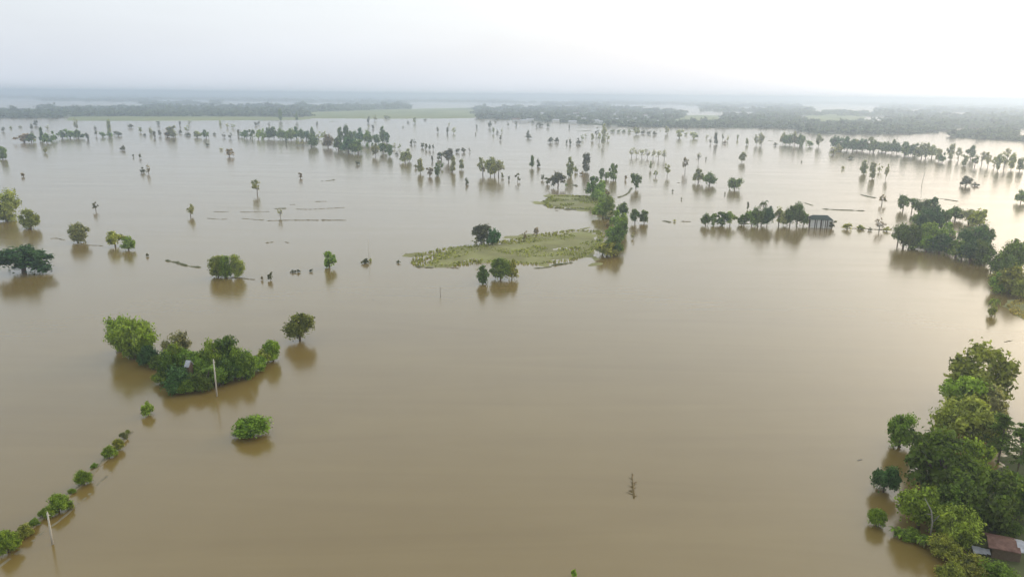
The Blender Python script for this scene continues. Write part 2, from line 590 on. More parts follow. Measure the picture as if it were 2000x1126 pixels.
# detail levels: clumps, leaves per clump, leaf size
LOD = {'near': (30, 170, .046), 'mid': (17, 80, .074), 'far': (7, 34, .15)}
LIB = {}
for ki, kind in enumerate(('round', 'bush', 'tall', 'umbrella', 'sparse', 'dense')):
    for li, (lod, (nc, per, size)) in enumerate(LOD.items()):
        lst = []
        for v in range({'near': 4, 'mid': 4, 'far': 4}[lod]):
            rg = np.random.default_rng(1000 * ki + 100 * li + v)
            k = nc if kind != 'sparse' else int(nc * 1.3)
            cl = make_clumps(kind, rg, k)
            core = {'sparse': 0.0, 'umbrella': .5}.get(kind, .55)
            sz = size * (.8 if kind == 'sparse' else 1.0)
            pp = per * (.45 if kind == 'sparse' else 1)
            if lod == 'far':
                mb = MB()
                clump_foliage(mb, rg, cl, pp, sz, core, 1.0, 1)
                me0 = trunk_mesh('tmp', rg, cl, kind, [M['bark']], 1.2, 3)
                mb.add([vv.co[:] for vv in me0.vertices], [list(p.vertices) for p in me0.polygons], 0)
                bpy.data.meshes.remove(me0)
                lst.append((None, mb.mesh('distant_%s_tree' % kind, [M['bark'], M['leaf']])))
            else:
                mb = MB()
                clump_foliage(mb, rg, cl, pp, sz, core, 1.0, 0)
                cm = mb.mesh('%s_crown' % kind, [M['leaf']])
                tm = trunk_mesh('%s_trunk' % kind, rg, cl, kind, [M['bark']], 1.0, 9)
                lst.append((tm, cm))
        LIB[kind, lod] = lst
for lod, per in (('near', 40), ('mid', 16), ('far', 6)):
    lst = []
    for v in range(3):
        rg = np.random.default_rng(7000 + v)
        cl = make_clumps('sparse', rg, 16)
        mb = MB()
        clump_foliage(mb, rg, cl, per, .05 if lod != 'far' else .09, 0, 1.0, 1 if lod == 'far' else 0)
        tm = trunk_mesh('bare_trunk', rg, cl, 'sparse', [M['pale_bark']], 1.0, 16, True)
        if lod == 'far':
            mb.add([vv.co[:] for vv in tm.vertices], [list(p.vertices) for p in tm.polygons], 0)
            lst.append((None, mb.mesh('distant_bare_tree', [M['pale_bark'], M['leaf']])))
        else:
            lst.append((tm, mb.mesh('bare_crown', [M['leaf']])))
    LIB['bare', lod] = lst
rg = np.random.default_rng(5)
LIB['bamboo', 'near'] = [bamboo_mesh('bamboo', rg, 60, 130, .036) for _ in range(3)]
LIB['bamboo', 'mid'] = [bamboo_mesh('bamboo', rg, 30, 60, .06) for _ in range(3)]
LIB['palm', 'near'] = LIB['palm', 'mid'] = [palm_mesh('palm', rg, 18, 16) for _ in range(2)]
LIB['feathery', 'near'] = [feathery_mesh('feathery', rg) for _ in range(2)]
LIB['banana', 'near'] = LIB['banana', 'mid'] = [banana_mesh('banana', rg, 3 + v) for v in range(2)]

TONE = {'f': ((.160, .260, .042), 'fresh green'), 'g': ((.145, .230, .038), 'green'), 'd': ((.085, .145, .030), 'dark green'),
        't': ((.055, .125, .050), 'deep blue-green'), 'o': ((.215, .250, .062), 'olive green'), 'y': ((.190, .280, .052), 'yellow-green'),
        's': ((.200, .230, .115), 'grey-green'), 'b': ((.175, .150, .105), 'grey-brown'), 'p': ((.250, .320, .105), 'pale green'),
        'k': ((.085, .098, .062), 'blackish green')}
NAMES = {'round': ('broadleaf_tree', 'tree', 'round-crowned tree'), 'bush': ('shrub', 'shrub', 'bushy shrub'), 'dense': ('broadleaf_tree', 'tree', 'low-crowned tree'), 'tall': ('slender_tree', 'tree', 'slender tree'),
         'umbrella': ('spreading_tree', 'tree', 'spreading tree'), 'sparse': ('open_crowned_tree', 'tree', 'open-crowned tree'), 'bare': ('leafless_tree', 'tree', 'leafless tree'),
         'bamboo': ('bamboo_clump', 'bamboo', 'bamboo clump'), 'palm': ('palm_tree', 'palm', 'palm'), 'feathery': ('conifer_tree', 'tree', 'feathery tree'), 'banana': ('banana_plant', 'banana plant', 'banana plant')}
rnd = random.Random(11)


def tag(o, label=None, cat=None, group=None, kind=None):
    for k, v in (('label', label), ('category', cat), ('group', group), ('kind', kind)):
        if v:
            o[k] = v
    return o


def link(name, me, parent=None):
    o = bpy.data.objects.new(name, me)
    COL.objects.link(o)
    if parent is not None:
        o.parent = parent
    return o


USE = {}


def plant(px, yt, yb, w, kind, tone, label, group=None, lod=None, bright=1.0, sink=0.0, z=0.0):
    """A tree whose picture spans yt..yb and w px: it stands on the ground there with the real size that gives."""
    p = gnd(px, yb, z)
    depth = (p - EYE).dot(FW)
    wm = w * depth / F_PX
    hpx = yb - yt
    if lod is None:
        lod = 'near' if hpx > 42 or w > 52 else ('mid' if hpx >= 21 or w >= 30 else 'far')
    if (kind, lod) not in LIB:
        lod = 'mid' if (kind, 'mid') in LIB else 'near'
    if kind in ('bush', 'bamboo'):
        q = p - EYE
        q.z = 0
        p = p + q.normalized() * wm * .30
    h = height_for(p, yt + (0.10 * hpx if lod == 'near' else 0))
    for _ in range(2):
        cx, _, _ = proj(p + Vector((0, 0, h * .6)))
        p = p + R0 * ((px - cx) * depth / F_PX)
    lib = LIB[kind, lod]
    USE[kind, lod] = USE.get((kind, lod), -1) + 1
    tm, cm = lib[USE[kind, lod] % len(lib)]
    name, cat, _w = NAMES[kind]
    c = TONE[tone][0]
    bright *= {'near': 1.15, 'mid': 1.35, 'far': 1.65}[lod]  # leaf colour lightened with distance, painting in haze the thin air lacks
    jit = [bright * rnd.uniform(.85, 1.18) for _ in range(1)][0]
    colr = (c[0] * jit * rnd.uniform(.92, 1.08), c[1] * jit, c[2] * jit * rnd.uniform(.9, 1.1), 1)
    rz = rnd.uniform(0, 6.283)
    sx = wm * rnd.uniform(.95, 1.05)
    if tm is None:
        o = link(name, cm)
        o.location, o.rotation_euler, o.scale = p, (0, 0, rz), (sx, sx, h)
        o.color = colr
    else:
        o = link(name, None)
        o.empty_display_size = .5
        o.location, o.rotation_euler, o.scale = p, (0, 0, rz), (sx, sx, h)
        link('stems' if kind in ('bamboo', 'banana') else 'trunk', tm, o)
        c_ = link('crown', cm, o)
        c_.color = colr
    tag(o, label, cat, group)
    return o


ORD = ['first', 'second', 'third', 'fourth', 'fifth', 'sixth', 'seventh', 'eighth', 'ninth', 'tenth', 'eleventh', 'twelfth', 'thirteenth',
       'fourteenth', 'fifteenth', 'sixteenth', 'seventeenth', 'eighteenth', 'nineteenth', 'twentieth', 'twenty-first', 'twenty-second',
       'twenty-third', 'twenty-fourth', 'twenty-fifth', 'twenty-sixth', 'twenty-seventh', 'twenty-eighth', 'twenty-ninth', 'thirtieth']


def cluster(phrase, group, recs, bright=1.0, **kw):
    """recs: (px, ytop, ybase, width, kind, tone); each gets a label by its look and, where needed, its turn in the row."""
    recs = sorted(recs, key=lambda r: r[0])
    hs = [(r[2] - r[1]) for r in recs]
    ws = [r[3] for r in recs]
    for i, r in enumerate(recs):
        px, yt, yb, w, kind, tone = r
        body = TONE[tone][1] + ' ' + NAMES[kind][2]
        if len(recs) > 2 and hs[i] == max(hs) and hs.count(hs[i]) == 1:
            lab = 'tallest of all, %s %s' % (body, phrase)
        elif len(recs) > 2 and ws[i] == max(ws) and ws.count(ws[i]) == 1:
            lab = 'widest of all, %s %s' % (body, phrase)
        elif sum(1 for q in recs if (q[4], q[5]) == (kind, tone)) == 1:
            lab = 'only %s %s' % (body, phrase)
        elif i == 0:
            lab = '%s, leftmost %s' % (body, phrase)
        elif i == len(recs) - 1:
            lab = '%s, rightmost %s' % (body, phrase)
        else:
            lab = '%s, %s from left %s' % (body, ORD[i], phrase)
        plant(px, yt, yb, w, kind, tone, lab, group, bright=bright, **kw)


# ------------------------------------------------------------------ water
mb = MB()
W = 26000.0
mb.add([(-W, -400, 0), (W, -400, 0), (W, W, 0), (-W, W, 0)], [[0, 1, 2, 3]])
tag(link('water', mb.mesh('water', [M['water']])), kind='structure')


# ------------------------------------------------------------------ land
def inside(px, py, poly):
    c = np.zeros(len(px), bool)
    n = len(poly)
    for i in range(n):
        x1, y1 = poly[i]
        x2, y2 = poly[(i + 1) % n]
        cond = ((y1 > py) != (y2 > py))
        with np.errstate(divide='ignore', invalid='ignore'):
            xi = (x2 - x1) * (py - y1) / (y2 - y1 + 1e-12) + x1
        c ^= cond & (px < xi)
    return c


def edge_dist(px, py, poly):
    d = np.full(len(px), 1e9)
    n = len(poly)
    for i in range(n):
        a, b = np.array(poly[i]), np.array(poly[(i + 1) % n])
        ab = b - a
        t = np.clip(((px - a[0]) * ab[0] + (py - a[1]) * ab[1]) / (ab @ ab + 1e-12), 0, 1)
        d = np.minimum(d, np.hypot(px - a[0] - t * ab[0], py - a[1] - t * ab[1]))
    return d


def world_poly(pix):
    return [tuple(gnd(x, y).xy) for x, y in pix]


HOLES = [
    [(1243, 205), (1310, 204), (1370, 208), (1368, 214), (1330, 215), (1290, 211), (1245, 210)], [(1375, 218), (1470, 219), (1470, 222), (1375, 221)],
    [(1580, 211), (1700, 212), (1720, 215.5), (1640, 215), (1580, 214)], [(1770, 214.5), (1812, 214.5), (1812, 217), (1770, 216.5)],
    [(1862, 252), (1880, 250), (1882, 255), (1865, 256)], [(1890, 252), (1925, 250), (1926, 255), (1892, 256.5)], [(1980, 252), (2080, 252), (2080, 256), (1980, 256)], [(1982, 259), (2080, 259), (2080, 266), (1984, 268)],
    [(1000, 202), (1060, 201.5), (1060, 204), (1000, 205)], [(1095, 206), (1122, 206), (1124, 208.5), (1095, 208.5)], [(1195, 222), (1212, 218), (1214, 222), (1198, 226)], [(1185, 204), (1250, 205), (1250, 208), (1185, 207)],
    [(790, 198.5), (930, 200.5), (1000, 202), (1000, 206), (930, 206), (860, 206.5), (795, 205.5)], [(-60, 201), (75, 202), (72, 213), (-60, 212)], [(85, 203.5), (275, 203), (275, 207), (90, 208)],
    [(428, 202), (500, 199.5), (582, 199), (582, 202.5), (500, 204.5), (430, 206)], [(620, 200), (680, 200), (680, 202), (620, 202)], [(1440, 209), (1500, 210), (1500, 212), (1440, 211.5)], [(1830, 219), (1900, 220), (1900, 222), (1830, 221)],
    [(300, 195), (420, 196), (420, 197.2), (300, 196.2)], [(1560, 203), (1660, 204), (1660, 205.5), (1560, 204.5)], [(1000, 194.5), (1120, 195.5), (1120, 196.6), (1000, 195.6)], [(1700, 238), (1735, 239), (1735, 242), (1700, 241)],
]
HOLES_W = []
for q in HOLES:
    ym = sum(p[1] for p in q) / len(q)      # the near edge lies further out from under the trees that stand before it
    HOLES_W.append(world_poly([(x, y + (4.5 if y > ym else 0)) for x, y in q]))


def land(name, pix, mat, res, top, slope, rough, nscale, kind='structure', inset=0.0):
    """Low land that rises out of the water inside an outline, with a broken shoreline."""
    poly = world_poly(pix)
    xs, ys = [p[0] for p in poly], [p[1] for p in poly]
    pad = rough * 4 / max(slope, .001) * .3
    nx = int((max(xs) - min(xs) + 2 * pad) / res[0]) + 2
    ny = int((max(ys) - min(ys) + 2 * pad) / res[1]) + 2
    gx = np.linspace(min(xs) - pad, max(xs) + pad, nx)
    gy = np.linspace(min(ys) - pad, max(ys) + pad, ny)
    X, Y = np.meshgrid(gx, gy)
    fx, fy = X.ravel(), Y.ravel()
    sd = edge_dist(fx, fy, poly) * np.where(inside(fx, fy, poly), 1, -1) - inset
    for hpoly in HOLES_W:
        hx = [p[0] for p in hpoly]
        hy = [p[1] for p in hpoly]
        if max(hx) < min(xs) or min(hx) > max(xs) or max(hy) < min(ys) or min(hy) > max(ys):
            continue
        sd = np.where(inside(fx, fy, hpoly), -1e4, sd)
    nz = np.array([noise.fractal((x * nscale, y * nscale, 3.3), 1.0, 2.0, 5) for x, y in zip(fx, fy)])
    Z = np.clip(sd * slope, -top * 3, top) + nz * rough
    Z = np.maximum(Z, -.6)
    me_v = np.stack([fx, fy, Z], 1)
    keep = Z > -.35
    faces = []
    for j in range(ny - 1):
        for i in range(nx - 1):
            a = j * nx + i
            q = (a, a + 1, a + nx + 1, a + nx)
            if keep[list(q)].any():
                faces.append(q)
    mb = MB()
    mb.add(me_v, faces)
    o = link(name, mb.mesh(name, [mat], True))
    tag(o, kind=kind)
    return o


def canopy(name, specs, seed, label):
    """A far-off wood: crowns of loose leaf clumps over the outlined ground, as one mass."""
    rg = np.random.default_rng(seed)
    mb = MB()
    tot = 0
    for pix, n, hm in specs:
        poly = world_poly(pix)
        xs, ys = [p[0] for p in poly], [p[1] for p in poly]
        got = 0
        tries = 0
        while got < n and tries < 60:
            tries += 1
            # even in the picture's depth: draw rows by inverse distance
            k = n * 2
            inv = rg.uniform(1 / max(ys), 1 / min(ys), k)
            Y = 1 / inv
            X = rg.uniform(min(xs), max(xs), k)
            ok = inside(X, Y, poly)
            for hpoly in HOLES_W:
                ok &= ~inside(X, Y, hpoly)
            for x, y in zip(X[ok], Y[ok]):
                if got >= n:
                    break
                got += 1
                big = max(1.0, y / 1500.0)
                w = rg.uniform(7, 12) * big ** 1.0
                h = hm * (rg.uniform(.45, 1.2) if rg.random() < .85 else rg.uniform(1.2, 1.9)) * min(1.25, .8 + .2 * big)
                cl = [((x + rg.normal() * w * .35, y + rg.normal() * w * .35, h * rg.uniform(.45, .72)), (w * rg.uniform(.4, .7), w * rg.uniform(.4, .7), h * rg.uniform(.3, .42))) for _ in range(2)]
                cl.append(((x, y, h * .35), (w * .6, w * .6, h * .4)))
                clump_foliage(mb, rg, cl, 9, w * .30, .85)
    o = link(name, mb.mesh(name, [M['leaf']]))
    o.color = (.075, .115, .065, 1)
    tag(o, label, 'wood', None, 'stuff')
    return o


# grassy islands in mid-water
ISLE = [(800, 514), (812, 497), (850, 487), (905, 480), (960, 474), (1005, 466), (1060, 456), (1115, 449), (1172, 450), (1182, 462), (1170, 482),
        (1150, 498), (1122, 508), (1085, 513), (1040, 518), (1000, 514), (950, 513), (905, 519), (850, 521), (815, 520)]
land('grass_island', ISLE, M['grass'], (.7, 1.2), .16, .018, .30, .075, inset=2.5)
ISLE2 = [(1060, 396), (1075, 383), (1110, 381), (1160, 384), (1178, 392), (1184, 404), (1176, 414), (1140, 409), (1100, 407), (1072, 406)]
land('grass_island', ISLE2, M['grass'], (.9, 1.8), .16, .018, .30, .06, inset=2.5)
SPIT = [(1966, 596), (1985, 586), (2040, 570), (2090, 600), (2060, 640), (2000, 622), (1975, 612)]
land('grass_spit', SPIT, M['grass'], (.6, 1.0), .5, .06, .2, .12)
YARD = [(1880, 1090), (1900, 1060), (1925, 980), (1960, 900), (2080, 860), (2160, 1130), (2090, 1250), (1900, 1180)]
land('ground', YARD, M['soil'], (.6, .6), .5, .08, .25, .25)

# far shore: fields and woodland floors, with open water between them
FIELDS = [
    [(120, 236), (135, 228), (300, 227), (470, 228), (600, 229), (610, 234), (480, 235), (300, 236)],
    [(585, 231), (600, 219), (700, 215), (800, 213), (930, 210), (930, 231), (800, 232), (700, 232)],
    [(1308, 236), (1330, 226), (1400, 224), (1412, 233), (1370, 237)],
    [(1560, 236), (1578, 224), (1640, 222), (1690, 228), (1680, 236), (1610, 240)],
]
for pz in FIELDS:
    land('far_field', pz, M['field'], (22, 60), .6, .02, .3, .01)
WOODS = [
    ([(1400, 242), (1420, 234), (1560, 238), (1610, 242), (1690, 238), (1760, 232), (1860, 228), (2080, 232), (2080, 258), (1900, 250), (1760, 242), (1640, 248), (1545, 254), (1500, 250)], 700, 9),
    ([(1405, 226), (1480, 224), (1560, 224), (1565, 236), (1480, 240), (1412, 234)], 160, 9),
    ([(-60, 230), (-60, 215), (70, 214), (80, 208.5), (180, 208), (280, 207.5), (480, 212), (600, 214), (605, 228), (480, 228), (300, 228), (130, 228), (110, 232)], 900, 10),
    ([(420, 211), (560, 205), (640, 208), (800, 206), (800, 213), (600, 219), (470, 222)], 350, 10),
    ([(930, 232), (925, 212), (1000, 209), (1110, 210), (1190, 208), (1240, 212), (1330, 214), (1335, 226), (1310, 240), (1180, 246), (1100, 240), (1000, 235)], 650, 9),
    ([(1180, 247), (1310, 241), (1420, 240), (1530, 250), (1545, 253), (1500, 251), (1380, 250), (1260, 248)], 260, 8),
    ([(1370, 216), (1560, 218), (1760, 214), (2060, 218), (2060, 246), (1880, 232), (1700, 228), (1600, 226), (1480, 226)], 600, 10),
    ([(1545, 254), (1640, 246), (1760, 240), (1890, 240), (1860, 256), (1790, 262), (1700, 262), (1600, 262)], 420, 9),
    ([(1855, 268), (1870, 258), (1990, 256), (2080, 262), (2080, 280), (1960, 274), (1900, 271)], 260, 8),
]
for i, (pz, n, hm) in enumerate(WOODS):
    land('woodland_floor', pz, M['soil'], (20, 30), .5, .02, .3, .01)
canopy('far_woods', WOODS, 21, 'dark belts of woodland lining the far shore of the flood')
rgf = np.random.default_rng(77)
FAR = []
for (xa, xb, ya, yb) in ((-120, 2120, 189.6, 199.5), (-120, 75, 199.5, 201), (75, 290, 199.5, 206), (275, 430, 199.5, 210), (575, 790, 199.5, 205), (1000, 1190, 199.5, 208),
                         (1370, 1580, 199.5, 215), (1725, 2120, 199.5, 213), (1180, 1380, 199.5, 205), (790, 1010, 199.5, 202), (430, 580, 199.5, 203)):
    ta, tb = (xa - 1000) * ROLL, (xb - 1000) * ROLL
    xm = [xa + (xb - xa) * t / 6 for t in range(7)]
    FAR.append(([(x, ya + (x - 1000) * ROLL) for x in xm] + [(x, yb + (x - 1000) * ROLL) for x in reversed(xm)], int(max(60, (xb - xa) * (yb - ya) / 14)), 9))
for pz, n, hm in FAR:
    land('woodland_floor', pz, M['soil'], (120, 220), .5, .01, .3, .002)
canopy('distant_forest', FAR, 22, 'hazy blue-grey forest along the horizon')


# ------------------------------------------------------------------ dikes and banks
def dike(pts, width, height, mat, seed, brk=.35, name='dike'):
    """A low earth bank that breaks the water unevenly along a line."""
    rg = np.random.default_rng(seed)
    P = [gnd(x, y) for x, y in pts]
    L = [0]
    for a, b in zip(P, P[1:]):
        L.append(L[-1] + (b - a).length)
    n = max(12, int(L[-1] / (width * .5)))
    mb = MB()
    rows = []
    for i in range(n + 1):
        s = L[-1] * i / n
        k = max(j for j in range(len(L)) if L[j] <= s + 1e-6)
        k = min(k, len(P) - 2)
        t = (s - L[k]) / max(1e-6, L[k + 1] - L[k])
        c = P[k].lerp(P[k + 1], t)
        d = (P[k + 1] - P[k]).normalized()
        sd = Vector((-d.y, d.x, 0))
        end = min(1, min(i, n - i) / 2)
        hh = height * (1 + 1.2 * noise.noise((s * .9 / width, seed, 0))) - height * brk * (1 + 1.5 * noise.noise((s * .25 / width, seed, 5)))
        ww = width * (.8 + .5 * noise.noise((s * .5 / width, seed, 9)))
        off = sd * (.35 * width * noise.noise((s * .3 / width, seed, 14)))
        for q, z in ((-.5, -.25), (-.25, hh * .75), (.1, hh), (.3, hh * .6), (.5, -.25)):
            pt = c + off + sd * ww * q
            rows.append((pt.x, pt.y, z * end - .2 * (1 - end)))
    fs = []
    for i in range(n):
        for k in range(4):
            a = i * 5 + k
            fs.append([a, a + 1, a + 6, a + 5])
    mb.add(rows, fs)
    return tag(link(name, mb.mesh(name, [mat], False)), kind='structure')


BANKS = [
    ([(140, 476), (165, 478), (205, 480)], 2.2, .3), ([(322, 507), (345, 513), (365, 519), (395, 523)], 2.2, .7),
    ([(436, 541), (470, 543), (500, 546)], 1.6, .4), ([(624, 354), (640, 353), (656, 351)], 2.6, .5),
    ([(520, 431), (560, 430), (620, 430), (680, 430)], 2.4, .4), ([(533, 408), (548, 407), (562, 407)], 2.6, .5), ([(576, 408), (600, 409), (640, 407), (676, 405)], 2.2, .25),
    ([(564, 400), (578, 399)], 2.2, .3), ([(612, 394), (640, 393)], 2.2, .3), ([(414, 413), (432, 414), (450, 413)], 2.4, .3), ([(402, 426), (425, 428), (448, 428)], 2.2, .25),
    ([(466, 414), (500, 414), (530, 413)], 2.2, .25), ([(470, 426), (500, 429), (520, 430)], 2.2, .25),
    ([(516, 475), (530, 473), (538, 472)], 1.6, .25), ([(556, 472), (566, 475)], 1.6, .25), ([(790, 496), (806, 494)], 2.0, .4),
    ([(805, 520), (830, 522), (850, 523)], 2.0, .5), ([(870, 522), (900, 524)], 1.8, .4), ([(1038, 524), (1060, 523), (1080, 520)], 2.2, .6), ([(1072, 519), (1098, 516), (1122, 512)], 2.2, .7),
    ([(1097, 409), (1130, 409), (1150, 408)], 2.6, .7), ([(1146, 414), (1180, 417)], 2.6, .4), ([(1083, 411), (1093, 411)], 2.4, .4), ([(1060, 392), (1066, 394)], 2.4, .6), ([(1062, 400), (1072, 404)], 2.4, .6),
    ([(1206, 386), (1220, 382), (1228, 376), (1234, 367)], 3.0, .8), ([(1108, 363), (1118, 361), (1130, 364)], 3.2, .9),
    ([(1680, 380), (1696, 384), (1714, 387)], 3.0, .7), ([(1832, 387), (1850, 390), (1876, 394)], 3.0, .6), ([(1290, 432), (1300, 432), (1312, 435)], 2.4, .6), ([(1326, 432), (1352, 433)], 2.4, .45),
    ([(1570, 396), (1590, 402)], 2.6, .5), ([(1602, 408), (1640, 410), (1692, 412)], 2.4, .6), ([(1646, 446), (1680, 446), (1745, 450)], 2.4, .4), ([(1322, 357), (1334, 357)], 3.0, .4),
    ([(1440, 437), (1466, 437)], 2.4, .5), ([(95, 466), (110, 465), (128, 469)], 1.8, .3), ([(1110, 249), (1180, 249), (1240, 250)], 9, .8), ([(1120, 256), (1165, 256)], 9, .8),
    ([(500, 236), (560, 236)], 9, .8), ([(640, 238), (660, 237)], 9, .7), ([(1500, 275), (1512, 276)], 6, .8),
    ([(1465, 268), (1500, 268)], 7, .8), ([(1980, 664), (1960, 668)], .8, .2),
]
for i, (pts, wd, hh) in enumerate(BANKS):
    dike(pts, wd * (.8 if hh > .45 else .55), hh * .85, M['scrub_bank'] if hh > .45 else M['mud'], i + 1)
dike([(222, 915), (180, 958), (130, 1004), (70, 1050), (10, 1098), (-60, 1150)], 1.0, .06, M['mud'], 91, .9, 'dike')
dike([(262, 836), (240, 862), (200, 900), (160, 945), (110, 985), (50, 1040), (0, 1075), (-60, 1110)], 1.6, .16, M['mud'], 92, .3, 'dike')


# ------------------------------------------------------------------ trees: isolated ones with labels of their own
G_NEAR = 'trees of the flooded grove by the pole'
plant(258, 614, 706, 84, 'bamboo', 'y', 'tall plumed yellow-green bamboo clump left of the dark grove by the pole', G_NEAR)
plant(230, 604, 690, 44, 'bamboo', 'y', 'pointed yellow-green bamboo clump, highest behind the left end of the grove', G_NEAR)
plant(287, 668, 716, 36, 'bush', 't', 'dark blue-green shrub at the foot of the yellow-green bamboo', G_NEAR)
plant(343, 645, 705, 52, 'round', 's', 'grey-green tree behind the middle of the left grove', G_NEAR)
plant(328, 680, 745, 42, 'round', 'd', 'dark green tree on the left flank of the grove by the pole', G_NEAR)
plant(368, 676, 730, 54, 'round', 'f', 'bright green leafy tree beside the white tin shed', G_NEAR)
plant(345, 708, 768, 58, 'bush', 't', 'dark blue-green shrub at the front water edge of the left grove', G_NEAR)
plant(390, 722, 768, 40, 'bush', 'd', 'dark green shrub left of the pale pole in the left grove', G_NEAR)
plant(438, 645, 725, 52, 'round', 'd', 'tall dark green tree crowning the left grove behind the pole', G_NEAR)
plant(412, 660, 735, 40, 'round', 'g', 'green tree between the tin shed and the tall dark tree', G_NEAR)
plant(408, 704, 754, 40, 'palm', 'f', 'bright green palm with drooping fronds in the left grove', G_NEAR)
plant(448, 695, 748, 52, 'bush', 'd', 'dark green shrub right of the pale pole', G_NEAR)
plant(478, 680, 738, 42, 'round', 'g', 'green tree on the right slope of the left grove', G_NEAR)
plant(505, 690, 722, 32, 'bush', 'f', 'light green shrub low at the right end of the left grove', G_NEAR)
plant(532, 654, 705, 36, 'round', 'f', 'fresh green tree at the right tip of the left grove', G_NEAR)
plant(517, 680, 712, 28, 'bush', 'o', 'olive shrub under the tree at the right tip of the grove', G_NEAR)
for px, yt, yb, w, k, tn, lb in (
        (308, 690, 722, 34, 'bush', 'd', 'dark low shrub joining the bamboo to the left grove'), (320, 716, 752, 40, 'bush', 'g', 'green low shrub on the left water edge of the grove'),
        (362, 736, 770, 40, 'bush', 'g', 'green low shrub at the lowest front of the left grove'), (428, 716, 756, 44, 'bush', 'f', 'fresh green shrub right behind the pale pole'),
        (470, 700, 742, 44, 'bush', 'f', 'fresh green shrub on the right front of the left grove'), (492, 690, 730, 36, 'bush', 'g', 'green shrub filling the right end of the left grove'),
        (396, 690, 742, 44, 'dense', 'f', 'bright leafy tree between the tin shed and the pole'), (280, 640, 704, 50, 'bamboo', 'f', 'greener bamboo clump at the right of the yellow-green one'),
        (336, 664, 728, 50, 'dense', 'g', 'green tree before the grey-green tree in the left grove'), (455, 668, 728, 44, 'dense', 'g', 'green tree right of the tall dark tree in the left grove')):
    plant(px, yt, yb, w, k, tn, lb, G_NEAR, lod='near')
plant(584, 601, 665, 58, 'round', 'o', 'lone olive round tree in open water right of the left grove', None, lod='near', bright=.8)
plant(287, 784, 813, 26, 'bush', 'f', 'small lone green shrub in the water below the left grove', None, lod='mid')
plant(492, 805, 857, 66, 'bush', 'f', 'wide lone green shrub in open brown water below the left grove', None)
G_DIKE = 'shrubs along the drowned dike'
for px, yt, yb, w, k, tn, lb in (
        (241, 840, 858, 18, 'bush', 's', 'thin grey-green shrub at the upper end of the drowned dike'), (230, 850, 880, 24, 'bush', 'o', 'olive shrub touching a dark one on the upper dike'),
        (212, 862, 897, 28, 'bush', 'g', 'dark leafy shrub touching an olive one on the upper dike'), (162, 908, 950, 34, 'bush', 'f', 'round fresh green shrub alone midway along the drowned dike'),
        (112, 958, 1004, 48, 'bush', 'f', 'bright green shrub behind the leaning pale pole on the dike'), (84, 982, 1010, 24, 'bush', 'g', 'small green shrub at the top of the leaning pole'),
        (136, 972, 994, 20, 'bush', 'o', 'small olive shrub beside the bright shrub near the leaning pole'),
        (44, 1018, 1052, 34, 'bush', 'o', 'olive shrub left of the leaning pole near the picture edge'), (12, 1026, 1084, 48, 'bush', 'f', 'bright green leafy shrub cut by the left picture edge'),
        (26, 1052, 1074, 24, 'bush', 'g', 'small dark shrub below the bright one at the left edge'),
        (184, 898, 914, 18, 'bush', 'f', 'low green scrub between the round and the dark leafy shrub on dike'), (140, 948, 964, 20, 'bush', 'f', 'low green scrub just below the round fresh shrub on the dike'),
        (66, 1002, 1030, 28, 'bush', 'f', 'low bright scrub left of the leaning pole top'), (97, 980, 1012, 26, 'bush', 'y', 'yellow-green scrub right against the leaning pole top'),
        (249, 834, 846, 12, 'bush', 'o', 'smallest olive scrub at the far tip of the drowned dike'), (60, 1026, 1044, 20, 'bush', 'o', 'low olive scrub between the two edge shrubs and the pole')):
    cut = .72 if lb.startswith(('low', 'small', 'smallest')) else .9
    plant(px, yb - (yb - yt) * cut, yb, w * cut, k, tn, lb, G_DIKE, lod='near', bright=.9)

